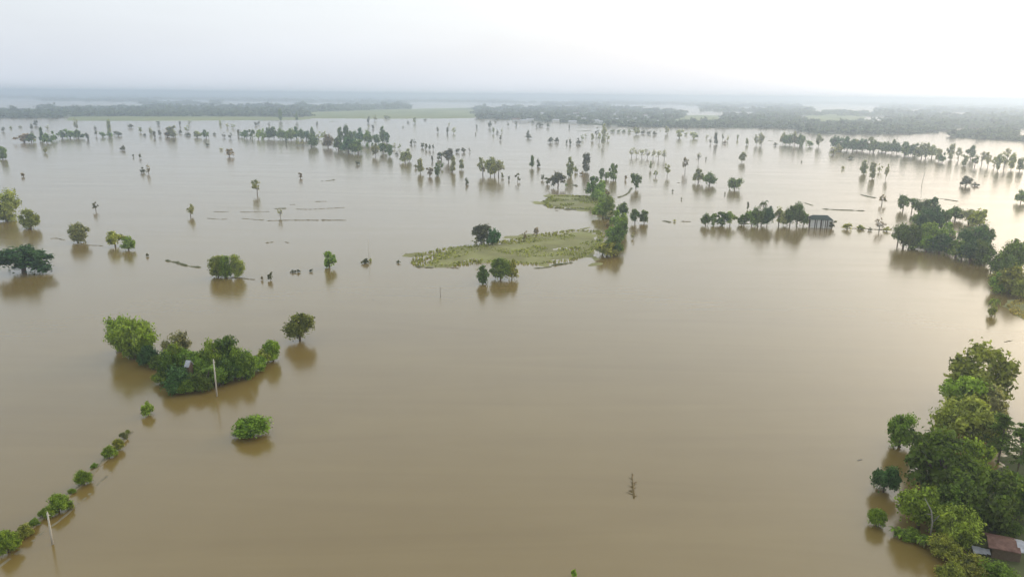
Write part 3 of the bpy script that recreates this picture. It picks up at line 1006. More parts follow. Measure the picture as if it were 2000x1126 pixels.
# mid-left trees
for px, yt, yb, w, k, tn, lb in (
        (8, 366, 432, 50, 'round', 'p', 'large pale green tree cut by the left edge of the picture'), (57, 403, 446, 38, 'round', 'o', 'olive tree beside the pale tree at the left edge'),
        (149, 430, 473, 38, 'round', 's', 'grey-green tree on a mud bank near the left edge'), (223, 450, 481, 32, 'round', 'o', 'olive tree, left one of a touching pair on stems'),
        (249, 459, 488, 28, 'round', 'f', 'green tree, right one of a touching pair on stems'), (42, 474, 538, 96, 'bush', 't', 'very broad dark green tree sitting low in water at left edge'),
        (424, 492, 541, 34, 'tall', 'o', 'olive upright tree at the left of a pair on a brown bank'), (440, 498, 542, 28, 'tall', 'g', 'green tree in the middle of the clump on a brown bank'),
        (462, 495, 541, 28, 'tall', 'p', 'pale green upright tree at the right on a brown bank'), (643, 490, 523, 26, 'round', 'g', 'lone small ball-shaped tree left of the grass island'),
        (527, 531, 548, 10, 'bush', 'k', 'tiny dark shrub in water left of the ball-shaped tree'), (512, 538, 547, 6, 'bush', 'b', 'tiny brown twig shrub beside a tiny dark shrub'),
        (501, 349, 380, 20, 'sparse', 's', 'thin grey tree standing alone above the faint field banks'), (371, 398, 422, 18, 'sparse', 's', 'thin grey tree at the left end of the faint field banks'),
        (547, 406, 426, 12, 'bare', 's', 'faint leafless tree between the field banks'), (186, 393, 412, 13, 'sparse', 'k', 'small dark tree alone between olive trees and faint tree'),
        (44, 334, 345, 7, 'round', 'b', 'tiny lone brownish tree far out near the left edge'), (3, 284, 311, 18, 'round', 'g', 'green tree cut by left edge below the far scattered trees'),
        (88, 286, 299, 8, 'round', 's', 'tiny grey-green tree below the far left scattered trees'), (239, 284, 294, 11, 'bush', 'k', 'tiny dark shrub alone below the far hedge'),
        (279, 327, 338, 11, 'bush', 'k', 'tiny dark shrub beside a thin tree in open water'), (289, 320, 340, 10, 'sparse', 'b', 'thin brownish tree beside a tiny dark shrub'),
        (447, 289, 306, 19, 'round', 'b', 'small dark brownish tree alone below the long hedge'), (405, 279, 285, 8, 'bush', 'k', 'tiny dark shrub up from the brownish lone tree'),
        (432, 289, 294, 8, 'bush', 's', 'tiny grey shrub touching the brownish lone tree'), (587, 336, 348, 8, 'round', 'b', 'tiny grey-brown tree alone left of the short bank'),
        (698, 310, 322, 8, 'round', 'k', 'tiny dark tree alone below the big far grove'), (912, 346, 360, 8, 'tall', 'k', 'tiny dark upright tree below the pale trees on stems'),
        (260, 301, 307, 4, 'tall', 'k', 'tiny dark stub, left one of a pair in open water'), (273, 300, 309, 5, 'tall', 'k', 'tiny dark stub, right one of a pair in open water')):
    plant(px, yt, yb, w, k, tn, lb, 'scattered trees on the left half of the flood')
plant(287, 494, 501, 6, 'bush', 'k', 'tiny dark floating tuft right of the touching pair of trees', 'tufts along drowned dikes')

# island trees
G_ISL = 'trees on and beside the grass islands'
for px, yt, yb, w, k, tn, lb in (
        (940, 436, 476, 40, 'umbrella', 'k', 'blackish spreading tree with open trunk on the left of the grass island', ), (962, 446, 477, 28, 'dense', 't', 'dark round tree touching the blackish spreading tree on the island'),
        (930, 460, 476, 18, 'sparse', 's', 'faint grey shrub left of the blackish spreading tree', ), (1025, 449, 467, 11, 'sparse', 'b', 'small grey tree, left of two on the island crest'),
        (1047, 442, 465, 13, 'sparse', 'b', 'small grey tree, right of two on the island crest'), (978, 497, 547, 42, 'bush', 'g', 'green tree at the front water edge of the grass island'),
        (1000, 510, 546, 26, 'bush', 'o', 'olive low shrub at front edge of the grass island'), (943, 518, 554, 24, 'tall', 'd', 'dark green upright shrub standing in water before the grass island'),
        (1200, 454, 500, 44, 'bush', 'd', 'dark green tree at the right tip of the grass island'), (1178, 462, 498, 30, 'bush', 's', 'pale grey-green shrub at the right tip of the island'),
        (1160, 346, 384, 30, 'dense', 'd', 'dark green round tree at the top of the dike trees'), (1167, 366, 392, 26, 'dense', 'g', 'green tree just below the topmost round dike tree'),
        (1185, 367, 384, 13, 'round', 'b', 'small brown tree on the right of the upper dike trees'), (1182, 378, 408, 26, 'bush', 'f', 'light green shrub by the small grass island'),
        (1190, 382, 426, 26, 'tall', 'g', 'tall green tree right of the small grass island'), (1217, 394, 422, 25, 'bush', 'd', 'dark round shrub right of the small grass island'),
        (1216, 416, 446, 22, 'tall', 'g', 'green tree in the narrow line between the two islands'), (1218, 428, 462, 22, 'tall', 'd', 'dark tree lowest in the narrow line between the islands'),
        (1192, 410, 428, 18, 'sparse', 's', 'faint grey-green shrub between the two islands'), (1241, 407, 436, 22, 'round', 'd', 'dark green tree on stems, left one right of the islands'),
        (1259, 408, 436, 20, 'round', 'd', 'dark green tree on stems, right one right of the islands'), (1237, 452, 466, 8, 'sparse', 's', 'faint thin sapling in water beside the right island tip'),
        (1188, 432, 442, 14, 'bush', 'b', 'low brown scrub between the two islands'), (1196, 438, 466, 24, 'dense', 'g', 'green tree just above the right island tip'),
        (1174, 400, 416, 16, 'bush', 'o', 'olive scrub at the lower right of the smaller island'), (1205, 404, 424, 14, 'dense', 'd', 'dark tree left of the dark round shrub by the island'),
        (1178, 388, 424, 34, 'dense', 'g', 'green tree covering the right end of the smaller island'), (1203, 412, 448, 26, 'dense', 'g', 'green tree filling the line midway between the two islands'),
        (1208, 436, 474, 26, 'dense', 'd', 'dark tree in the lower line above the right island tip'), (1186, 466, 500, 40, 'dense', 'o', 'olive tree before the dark tree at the right island tip'),
        (1176, 352, 388, 26, 'dense', 'g', 'green tree behind the topmost round dike tree')):
    plant(px, yt, yb, w, k, tn, lb, G_ISL, bright=.95)

# trees before the islands, up to the far field
cluster('in the group above the islands', 'trees left of the grass islands', [
    (1011, 335, 355, 12, 'sparse', 'k'), (981, 340, 348, 6, 'bush', 'k'), (994, 343, 352, 4, 'tall', 'k'), (1060, 340, 352, 8, 'round', 'k'), (1070, 345, 360, 12, 'round', 'k'), (1090, 337, 366, 28, 'umbrella', 'k'),
    (1106, 352, 366, 8, 'sparse', 'd'), (1039, 304, 328, 10, 'tall', 'd'), (1052, 309, 326, 8, 'tall', 'k'), (1114, 307, 346, 16, 'tall', 's'), (1125, 324, 337, 8, 'bush', 's'),
    (1145, 298, 336, 17, 'tall', 'k'), (1138, 334, 342, 12, 'bush', 'b'), (1176, 328, 350, 13, 'round', 'd'), (1185, 330, 350, 10, 'round', 'd'), (1199, 316, 352, 22, 'round', 'd'), (1222, 342, 352, 6, 'tall', 'b'),
    (1243, 338, 369, 20, 'umbrella', 'd')])
cluster('in the open scatter right of islands', 'scattered trees right of the islands', [
    (1271, 314, 332, 5, 'tall', 's'), (1281, 332, 346, 12, 'sparse', 's'), (1304, 319, 345, 13, 'sparse', 'o'), (1339, 305, 336, 12, 'sparse', 'b'), (1365, 295, 320, 11, 'bare', 's'), (1379, 306, 312, 3, 'tall', 'k'),
    (1450, 296, 317, 14, 'round', 's'), (1365, 331, 357, 22, 'dense', 's'), (1387, 335, 362, 24, 'dense', 'd'), (1436, 342, 371, 26, 'dense', 'd'),
    (1314, 369, 375, 3, 'bush', 'k'), (1331, 385, 390, 3, 'bush', 'k'), (1416, 374, 380, 3, 'bush', 'k')], bright=.95)
cluster('in the pale row of leafless trees', 'pale row of leafless trees', [
    (1234, 287, 307, 13, 'bare', 's'), (1244, 290, 306, 12, 'bare', 's'), (1254, 289, 308, 13, 'bare', 's'), (1265, 290, 309, 13, 'bare', 's'), (1276, 291, 310, 13, 'bare', 's'), (1287, 292, 312, 13, 'bare', 's'), (1298, 291, 313, 14, 'bare', 's')], bright=1.1)
cluster('among the pale trees on stems', 'pale trees on bare stems', [(943, 306, 342, 22, 'sparse', 's'), (958, 308, 344, 22, 'umbrella', 's'), (974, 309, 346, 22, 'sparse', 's'), (966, 318, 345, 20, 'umbrella', 'o')])
cluster('among dark trees beside pale stemmed trees', 'dark trees left of the pale ones', [
    (733, 281, 306, 15, 'umbrella', 's'), (748, 279, 300, 20, 'umbrella', 'd'), (761, 280, 306, 14, 'tall', 'd'), (770, 278, 291, 8, 'sparse', 's'), (780, 279, 291, 8, 'sparse', 's'), (775, 296, 303, 6, 'bush', 'k'), (791, 292, 318, 22, 'bush', 's'), (799, 296, 315, 12, 'round', 'd'),
    (803, 270, 282, 6, 'tall', 'k'), (810, 271, 282, 7, 'sparse', 'k'), (825, 278, 289, 9, 'round', 'k'), (832, 280, 292, 6, 'tall', 'k'), (839, 282, 293, 5, 'tall', 'k'), (846, 281, 293, 7, 'sparse', 'k'),
    (862, 297, 312, 18, 'umbrella', 'k'), (876, 291, 318, 22, 'umbrella', 'k'), (884, 305, 336, 13, 'tall', 's'), (844, 303, 315, 5, 'tall', 'k'), (821, 310, 339, 15, 'tall', 's'), (812, 320, 329, 7, 'bush', 'k'),
    (839, 325, 344, 14, 'round', 'b'), (854, 318, 343, 12, 'tall', 'd'), (861, 312, 330, 12, 'sparse', 'd'), (901, 309, 331, 12, 'round', 's'), (893, 287, 298, 9, 'round', 'k'), (905, 287, 298, 9, 'round', 'k'), (917, 287, 297, 5, 'sparse', 'k')])
# the big far grove and the long hedge
cluster('in the big far grove', 'trees of the big far grove', [
    (640, 262, 288, 20, 'dense', 'b'), (622, 256, 272, 16, 'sparse', 's'), (634, 255, 275, 12, 'sparse', 's'), (660, 270, 293, 24, 'dense', 'd'), (680, 266, 298, 34, 'dense', 't'), (699, 272, 300, 26, 'dense', 'd'), (664, 246, 280, 12, 'tall', 'd'), (675, 245, 280, 13, 'tall', 'd'),
    (688, 250, 278, 16, 'dense', 'd'), (702, 251, 280, 18, 'dense', 't'), (718, 252, 283, 18, 'dense', 'd'), (733, 258, 282, 16, 'dense', 'd'), (747, 247, 278, 12, 'tall', 'd'), (755, 258, 280, 12, 'round', 't'), (717, 276, 289, 8, 'tall', 'd'), (727, 278, 286, 5, 'bush', 'd')])
hedge = [(482 + i * 10.6 + rnd.uniform(-2, 2), 248 + rnd.uniform(0, 5), 271 + i * .22 + rnd.uniform(-1, 1), rnd.uniform(12, 17), 'dense', rnd.choice('ddtg')) for i in range(13)]
hedge += [(559, 270, 282, 5, 'tall', 'k'), (581, 268, 285, 9, 'sparse', 's'), (592, 270, 285, 8, 'sparse', 's'), (607, 262, 287, 24, 'dense', 'd')]
cluster('in the long far hedge', 'trees of the long far hedge', hedge)
cluster('below the far green field', 'scattered trees below the far green field', [
    (6, 247, 257, 7, 'round', 'k'), (20, 246, 252, 6, 'bush', 's'), (39, 245, 250, 7, 'bush', 's'), (61, 242, 254, 6, 'tall', 'k'), (68, 234, 246, 9, 'round', 'k'), (46, 260, 279, 28, 'bush', 'b'), (60, 259, 279, 18, 'bush', 'd'), (92, 243, 253, 8, 'sparse', 's'),
    (79, 248, 276, 9, 'tall', 'd'), (90, 260, 280, 20, 'bush', 'd'), (104, 257, 276, 12, 'bush', 'd'), (121, 254, 271, 18, 'bush', 'd'), (136, 252, 271, 20, 'bush', 'd'), (152, 253, 271, 20, 'bush', 'd'), (148, 230, 258, 10, 'sparse', 's'),
    (170, 258, 274, 8, 'tall', 'k'), (187, 254, 266, 9, 'sparse', 'k'), (185, 246, 252, 7, 'bush', 'k'), (200, 253, 268, 10, 'round', 'd'), (212, 231, 262, 9, 'tall', 's'), (214, 256, 269, 12, 'bush', 'd'), (230, 256, 266, 15, 'bush', 'k'), (253, 241, 250, 12, 'round', 'k'), (274, 247, 259, 8, 'round', 's')])
cluster('left of the long far hedge', 'scattered trees left of the long hedge', [
    (282, 260, 266, 6, 'bush', 'k'), (294, 247, 262, 7, 'tall', 's'), (301, 255, 269, 7, 'tall', 'k'), (309, 236, 245, 8, 'round', 'k'), (312, 254, 266, 7, 'tall', 'k'), (326, 250, 268, 18, 'bush', 'b'), (337, 243, 268, 20, 'round', 's'), (351, 253, 261, 8, 'bush', 'k'),
    (351, 236, 246, 4, 'tall', 'k'), (365, 243, 257, 12, 'sparse', 's'), (366, 259, 266, 12, 'bush', 'k'), (385, 250, 269, 14, 'round', 's'), (402, 251, 270, 16, 'round', 'd'), (418, 258, 264, 8, 'bush', 'k'), (430, 233, 245, 6, 'tall', 's'), (444, 241, 250, 10, 'sparse', 's'),
    (455, 241, 251, 10, 'sparse', 's'), (437, 258, 269, 8, 'sparse', 'k'), (450, 258, 271, 9, 'sparse', 'k'), (465, 252, 266, 6, 'tall', 'k'), (472, 256, 268, 10, 'round', 'd'), (370, 234, 244, 8, 'sparse', 's'), (340, 272, 276, 5, 'bush', 'k'), (500, 238, 246, 6, 'bush', 'k')])
cluster('before the far pale field', 'scattered trees before the pale field', [
    (525, 238, 247, 7, 'sparse', 'k'), (547, 213, 237, 8, 'tall', 'd'), (579, 219, 239, 6, 'tall', 'd'), (505, 237, 243, 5, 'bush', 'k'), (619, 237, 245, 5, 'tall', 'k'), (719, 224, 241, 6, 'tall', 'k'), (732, 223, 236, 9, 'sparse', 's'), (729, 243, 252, 6, 'round', 'k'), (720, 244, 251, 5, 'sparse', 's'),
    (787, 246, 250, 3, 'bush', 'k'), (810, 228, 241, 8, 'tall', 's'), (797, 236, 241, 5, 'bush', 'k'), (830, 232, 236, 6, 'bush', 'k'), (755, 222, 232, 12, 'round', 's'), (855, 248, 259, 5, 'tall', 'k'), (874, 247, 261, 5, 'tall', 'k'), (886, 247, 261, 9, 'sparse', 's'), (877, 240, 244, 4, 'bush', 's'),
    (931, 243, 251, 4, 'tall', 'k'), (929, 258, 264, 3, 'tall', 'k'), (956, 234, 250, 8, 'round', 'k'), (964, 248, 261, 5, 'tall', 's'), (971, 253, 261, 6, 'bush', 'k'), (980, 249, 259, 4, 'sparse', 's'), (978, 263, 274, 6, 'round', 'k'), (968, 236, 240, 4, 'bush', 'k'), (992, 239, 248, 5, 'sparse', 'k')])
cluster('before the far village', 'scattered trees before the far village', [
    (1008, 236, 246, 5, 'tall', 'k'), (1031, 253, 264, 7, 'tall', 'k'), (1032, 262, 271, 10, 'bush', 'k'), (1041, 235, 242, 8, 'round', 'k'), (1055, 236, 247, 12, 'round', 'k'), (1048, 243, 250, 4, 'tall', 'k'), (1070, 240, 249, 6, 'tall', 'k'), (1076, 267, 279, 11, 'bush', 'k'), (1087, 268, 278, 9, 'bush', 'k'), (1107, 272, 281, 5, 'round', 'k'), (1114, 269, 282, 5, 'tall', 'k'), (1129, 270, 282, 13, 'bush', 'k'), (1137, 262, 274, 8, 'sparse', 's'),
    (1144, 260, 268, 6, 'sparse', 's'), (1112, 244, 252, 4, 'tall', 'k'), (1157, 260, 275, 7, 'tall', 's'), (1166, 247, 266, 9, 'sparse', 'k'), (1180, 242, 268, 10, 'tall', 's'), (1171, 258, 278, 10, 'sparse', 's'), (1178, 264, 286, 8, 'sparse', 's'), (1187, 258, 275, 9, 'sparse', 's')])
cluster('in the low row beside the village', 'low tree row right of the far village', [
    (1196, 253, 259, 10, 'bush', 's'), (1208, 253, 259, 9, 'bush', 's'), (1218, 253, 259, 8, 'bush', 's'), (1229, 252, 260, 8, 'bush', 's'), (1243, 247, 263, 15, 'round', 's'), (1256, 254, 262, 10, 'bush', 'k'), (1267, 256, 263, 10, 'bush', 'k'), (1278, 256, 264, 9, 'bush', 'k'), (1303, 246, 262, 9, 'tall', 's'), (1328, 252, 270, 15, 'round', 's'), (1340, 258, 264, 7, 'bush', 's'), (1356, 252, 271, 15, 'round', 's'),
    (1290, 253, 256, 3, 'bush', 's'), (1347, 246, 250, 5, 'bush', 'k'), (1381, 262, 271, 8, 'sparse', 's'), (1388, 266, 281, 7, 'sparse', 'k'), (1399, 258, 282, 9, 'tall', 'k'), (1412, 260, 275, 7, 'sparse', 'k'), (1422, 263, 276, 6, 'sparse', 's'), (1416, 274, 281, 7, 'bush', 'b'),
    (1441, 262, 273, 4, 'tall', 's'), (1440, 274, 279, 4, 'bush', 's'), (1459, 268, 283, 8, 'round', 's'), (1478, 262, 284, 10, 'sparse', 's'), (1488, 261, 285, 10, 'umbrella', 's'), (1486, 258, 272, 10, 'round', 's')])
# right-hand far belt
belt = []
for i in range(6):
    belt.append((1530 + i * 8 + rnd.uniform(-2, 2), 257 + i * .6 + rnd.uniform(-1, 3), 282 + i * .8, rnd.uniform(12, 17), 'dense', rnd.choice('sdd')))
belt += [(1565, 272, 289, 6, 'tall', 'd'), (1582, 274, 287, 14, 'bush', 'd'), (1600, 261, 287, 13, 'round', 's'), (1515, 278, 285, 7, 'bush', 'k')]
cluster('beside the left of shore wood', 'trees left of the long shore wood', belt)
belt = []
for i in range(18):
    t = i / 17
    belt.append((1632 + 190 * t + rnd.uniform(-3, 3), 264 + 18 * t + rnd.uniform(-2, 4), 290 + 19 * t + rnd.uniform(-3, 3), rnd.uniform(16, 23), rnd.choice(['dense', 'dense', 'dense', 'round']), rnd.choice('sddt')))
cluster('in the long shore wood', 'trees of the long shore wood', belt)
belt = [(1629, 284, 303, 17, 'sparse', 's'), (1640, 280, 296, 14, 'bush', 's'), (1835, 288, 315, 14, 'round', 's'), (1842, 296, 318, 14, 'bush', 'd'), (1859, 281, 312, 15, 'round', 's'), (1874, 286, 314, 14, 'sparse', 's'), (1884, 300, 324, 13, 'round', 's'),
        (1898, 283, 312, 16, 'round', 'd'), (1906, 302, 326, 14, 'sparse', 'd'), (1920, 294, 322, 16, 'sparse', 's'), (1932, 296, 326, 12, 'sparse', 'o'), (1944, 304, 328, 12, 'sparse', 'o'), (1952, 298, 334, 13, 'tall', 's'), (1964, 296, 330, 15, 'sparse', 's'), (1970, 288, 312, 12, 'sparse', 's'), (1978, 300, 332, 13, 'tall', 'o'), (1994, 306, 334, 16, 'round', 's')]
cluster('at the open end of shore wood', 'open right end of the shore wood', belt)
cluster('in the small group above the thin pole', 'small group above the thin pole', [(1688, 313, 340, 14, 'tall', 's'), (1706, 316, 349, 13, 'tall', 's'), (1719, 318, 336, 11, 'sparse', 's'), (1732, 319, 350, 10, 'sparse', 's')])
for px, yt, yb, w, k, tn, lb in (
        (1888, 343, 364, 20, 'bush', 'k', 'dark square-topped shrub alone in bright water at right'), (1904, 356, 364, 18, 'bush', 'k', 'low dark shrub trailing from the square-topped shrub'),
        (1996, 370, 397, 20, 'bush', 'g', 'green shrub cut by the right edge in bright water'), (1724, 379, 399, 18, 'sparse', 'b', 'grey-brown bushy tree at the end of a thin bank'),
        (1719, 424, 451, 24, 'bare', 'b', 'grey-brown leafless tree between the house and the right grove'), (1662, 304, 311, 11, 'bush', 'k', 'tiny dark shrub below the long shore wood'),
        (1647, 324, 331, 8, 'bush', 's', 'tiny faint shrub left of the thin group'), (1566, 313, 317, 3, 'bush', 'k', 'tiny faint tuft far out in the right water')):
    plant(px, yt, yb, w, k, tn, lb, 'scattered trees on the right half of the flood')

# row with the flooded house
G_ROW = 'tree row beside the flooded house'
for px, yt, yb, w, k, tn, lb in (
        (1379, 415, 440, 20, 'dense', 'd', 'small dark tree at the left end of the house row'), (1395, 416, 440, 16, 'round', 'g', 'small green tree second in the house row'),
        (1411, 411, 440, 28, 'round', 'd', 'wide dark tree third in the house row'), (1427, 412, 440, 22, 'round', 'g', 'rounded green tree left of the gap in the house row'),
        (1454, 416, 440, 24, 'bush', 'd', 'dark low tree just right of the gap in the house row'), (1470, 403, 440, 24, 'dense', 'g', 'green tree under the lone palm in the house row'),
        (1490, 380, 440, 18, 'palm', 'd', 'tall palm rising above the middle of the house row'), (1482, 398, 441, 26, 'dense', 'd', 'dark tree left of the tall palm in the house row'),
        (1500, 398, 441, 22, 'dense', 't', 'dark blue-green tree right of the tall palm'), (1523, 405, 441, 24, 'dense', 's', 'grey-green tree midway between palm and house'),
        (1545, 396, 441, 26, 'dense', 'd', 'dark green tree left of the tallest tree by the house'), (1559, 388, 441, 28, 'dense', 'd', 'tallest dark broad tree of the row, left of the house'), (1571, 408, 441, 20, 'bush', 'g', 'low green tree touching the left wall of the house'),
        (1626, 429, 446, 15, 'round', 'k', 'small blackish tree at the right end of the house'), (1461, 393, 410, 5, 'tall', 'k', 'tiny dark slender tree behind the house row')):
    plant(px, yt, yb, w, k, tn, lb, G_ROW, bright=.9)

# right grove
G_RG = 'trees of the middle right grove'
for px, yt, yb, w, k, tn, lb in (
        (1766, 382, 410, 26, 'umbrella', 'd', 'spreading tree at the far left top of the right grove'), (1783, 384, 414, 24, 'sparse', 'd', 'thin open tree near the far top of the right grove'),
        (1804, 380, 424, 34, 'dense', 'd', 'dark tree crowning the far end of the right grove'), (1825, 388, 430, 28, 'dense', 't', 'blue-green tree right of the crowning far tree'),
        (1818, 398, 452, 44, 'dense', 't', 'large blue-green tree left of the bright water gap'), (1842, 404, 448, 32, 'dense', 'd', 'dark tree above the bright water gap'),
        (1868, 402, 430, 32, 'dense', 'd', 'wide dark tree over the bright water gap'), (1895, 404, 436, 34, 'dense', 's', 'grey-green tree right of the bright gap top'),
        (1916, 408, 446, 34, 'dense', 'o', 'olive tree at the upper right of the right grove'), (1768, 430, 484, 46, 'round', 'd', 'dark rounded tree at the left front of the right grove'),
        (1785, 434, 486, 36, 'round', 'd', 'dark tree touching the rounded front left tree of the right grove'), (1756, 442, 478, 28, 'sparse', 'd', 'thin tree outermost left of the right grove'),
        (1822, 428, 484, 46, 'dense', 'f', 'fresh green tree in the middle of the right grove'), (1838, 450, 496, 44, 'bush', 't', 'blue-green shrub at the front middle of the right grove'),
        (1870, 466, 502, 40, 'bush', 'd', 'dark shrub below the bright water gap'), (1862, 458, 484, 22, 'sparse', 'b', 'brownish thin shrub in the bright water gap'),
        (1904, 430, 496, 52, 'dense', 't', 'large blue-green tree right of the bright water gap'), (1898, 466, 514, 54, 'bush', 't', 'broad blue-green shrub at the front right of the right grove'),
        (1922, 462, 516, 40, 'dense', 'd', 'dark tree at the right front of the right grove'), (1940, 488, 528, 36, 'sparse', 'd', 'thin stemmed tree linking right grove to edge trees'),
        (1950, 500, 534, 30, 'bush', 'd', 'dark shrub linking the right grove to the edge trees'), (1985, 458, 535, 54, 'dense', 'g', 'tall green tree at the right edge behind the edge shrubs'),
        (1968, 492, 548, 44, 'bush', 'd', 'dark shrub in front of the tall right-edge tree'), (1978, 512, 576, 66, 'bush', 'o', 'broad olive shrub at the right edge above the grass spit'),
        (1950, 536, 574, 34, 'bush', 'g', 'green shrub left of the broad olive edge shrub'), (1944, 560, 608, 26, 'banana', 'y', 'yellow-green banana plant left of the grass spit'),
        (2004, 540, 588, 48, 'bush', 'o', 'olive shrub cut by the edge above the grass spit'), (1940, 590, 618, 16, 'bush', 'o', 'small olive shrub under the yellow-green banana plant')):
    plant(px, yt, yb, w, k, tn, lb, G_RG, bright=.9)

# foreground right grove
for px, yt, yb, w, k, tn, lb in (
        (1790, 452, 488, 34, 'bush', 'g', 'green undergrowth shrub at the left front of the right grove'), (1812, 458, 492, 36, 'bush', 'f', 'fresh green undergrowth shrub at the front of the right grove'),
        (1850, 436, 470, 30, 'dense', 'g', 'green tree hugging the left of the bright water gap'), (1880, 482, 510, 38, 'bush', 'g', 'green undergrowth shrub front right of the bright water gap'),
        (1800, 410, 446, 34, 'dense', 'd', 'dark tree at the left flank of the right grove'), (1925, 432, 476, 30, 'dense', 'd', 'dark tree on the outer right flank of the right grove')):
    plant(px, yt, yb, w, k, tn, lb, G_RG, bright=.95)
G_FG = 'trees of the front right grove'
for px, yt, yb, w, k, tn, lb in (
        (1922, 664, 790, 118, 'round', 'o', 'big spreading tree at the top of the front right grove'), (1892, 716, 815, 88, 'round', 'f', 'bright green tree under the big spreading tree'),
        (1905, 766, 870, 116, 'round', 'o', 'large olive tree in the upper middle of the front grove'), (1852, 780, 865, 66, 'round', 'o', 'olive tree on the left shoulder of the front grove'),
        (1930, 745, 830, 70, 'round', 's', 'grey-green tree on the right shoulder below the spreading tree'),
        (1763, 793, 872, 54, 'round', 'g', 'separate tree on a bare trunk left of the front grove'), (1812, 832, 915, 70, 'round', 'd', 'dark tree behind the gap beside the separate tree'),
        (1850, 842, 975, 128, 'round', 'd', 'huge dark green tree in the middle of the front grove'), (1905, 850, 965, 80, 'round', 'g', 'green tree right of the huge dark tree'),
        (1960, 795, 905, 76, 'feathery', 'd', 'feathery layered tree with dark trunk near the right edge'), (1998, 812, 930, 60, 'feathery', 'd', 'feathery layered tree cut by the right edge'),
        (1730, 898, 960, 50, 'dense', 't', 'blue-green bushy tree standing in water left of the front grove'), (1800, 940, 1045, 84, 'bush', 'g', 'rounded green shrub with bare pale limb at front left'),
        (1925, 896, 1030, 112, 'round', 'd', 'large dark tree above the rusty roofed hut'), (1992, 910, 1015, 92, 'round', 'd', 'dark green tree cut by the right edge behind the hut'), (1880, 935, 1030, 90, 'round', 'd', 'dark green tree between the rounded shrub and the large tree'),
        (1714, 986, 1032, 36, 'bush', 'f', 'bright green shrub at the left tip of the front grove'), (1756, 1016, 1048, 34, 'banana', 'f', 'banana plant nearest the bright shrub at the left tip'),
        (1782, 1028, 1058, 36, 'bush', 'g', 'low green shrub between two banana plants'), (1806, 1030, 1066, 36, 'banana', 'f', 'banana plant before the yellow-green bamboo'),
        (1872, 984, 1082, 84, 'bamboo', 'y', 'yellow-green bamboo clump left of the rusty hut'), (1850, 1040, 1100, 60, 'bush', 'o', 'olive shrub at the foot of the yellow-green bamboo'),
        (1958, 1000, 1052, 70, 'bush', 'd', 'dark shrub pressed against the back of the rusty hut'), (1912, 1082, 1135, 60, 'bush', 'o', 'olive shrub in front of the pale tin sheet'), (1860, 1090, 1150, 50, 'bush', 'o', 'low olive shrub at the bottom edge of the picture'),
        (1955, 1095, 1160, 70, 'bush', 'g', 'green shrub below the rusty hut at the bottom edge')):
    plant(px, yt, yb, w, k, tn, lb, G_FG, lod='near')

# tufts along the drowned dikes
for px, yt, yb, w, lb in ((572, 527, 533, 12, 'low dark tuft, left of three left of the ball-shaped tree'), (582, 525, 532, 9, 'low dark tuft, middle of three left of the ball-shaped tree'),
                          (607, 525, 531, 8, 'low dark tuft nearest the ball-shaped tree'), (712, 504, 515, 16, 'dark tuft at the foot of the thin stake'), (724, 504, 511, 8, 'small tuft right of the thin stake'),
                          (778, 508, 514, 8, 'small dark tuft off the left tip of the grass island'), (1655, 435, 448, 18, 'low olive tuft, first right of the house'), (1683, 439, 448, 18, 'low olive tuft, second right of the house'),
                          (1700, 444, 451, 9, 'low dark tuft beside the leafless tree'), (1732, 443, 452, 14, 'low grey tuft left of the right grove'), (1318, 428, 433, 6, 'tiny tuft in the dotted line left of the house row')):
    plant(px, yt, yb, w, 'bush', 'k' if 'dark' in lb else 'o', lb, 'tufts along drowned dikes')


# ------------------------------------------------------------------ poles and stakes
def pole(pb, pt_y, lean_px, rad, label, name='utility_pole', mat='concrete'):
    p = gnd(*pb)
    h = height_for(p, pt_y)
    depth = (p - EYE).dot(FW)
    lean = lean_px * depth / F_PX
    mb = MB()
    mb.tube([(0, 0, -.6), (lean * .5, 0, h * .5), (lean, 0, h)], [rad * 1.3, rad * 1.1, rad * .85], 8)
    if name == 'utility_pole':
        mb.tube([(lean, 0, h - .02), (lean, 0, h + .16)], [rad * .5, rad * .3], 6)
        mb.box((lean, rad, h - .5), (.5, .08, .10))
    o = link(name, mb.mesh(name, [M[mat]], True))
    o.location = p
    tag(o, label, 'pole')


pole((424, 773), 702, 0.0, .14, 'pale concrete pole standing in front of the left grove')
pole((103, 1062), 1000, 0.0, .12, 'pale leaning pole beside the bright shrub on the drowned dike')
pole((1800, 361), 335, 3, .15, 'thin pale pole alone in bright water on the right')
pole((721, 510), 466, 0, .06, 'thin faint stake standing among tufts left of the grass island', 'stake', 'concrete')
pole((860, 578), 560, 0, .06, 'short thin stake alone in open water below the grass island', 'stake', 'timber')


# ------------------------------------------------------------------ houses
def gable_roof(mb, w, d, z, rise, over=.4, th=.12, mat=0):
    W2, D2 = w / 2 + over, d / 2 + over
    top = [(-W2, -D2, z), (W2, -D2, z), (W2, 0, z + rise), (-W2, 0, z + rise), (-W2, D2, z), (W2, D2, z)]
    v = top + [(x, y, zz - th) for x, y, zz in top]
    mb.add(v, [[0, 1, 2, 3], [3, 2, 5, 4], [7, 6, 9, 8], [8, 9, 10, 11], [0, 6, 7, 1], [4, 5, 11, 10], [0, 3, 9, 6], [3, 4, 10, 9], [1, 7, 8, 2], [2, 8, 11, 5]], mat)


def walls(w, d, z0, z1, rise):
    mb = MB()
    W2, D2 = w / 2, d / 2
    v = [(-W2, -D2, z0), (W2, -D2, z0), (W2, D2, z0), (-W2, D2, z0), (-W2, -D2, z1), (W2, -D2, z1), (W2, D2, z1), (-W2, D2, z1), (-W2, 0, z1 + rise), (W2, 0, z1 + rise)]
    mb.add(v, [[0, 1, 5, 4], [2, 3, 7, 6], [3, 0, 4, 8, 7], [1, 2, 6, 9, 5]])
    return mb


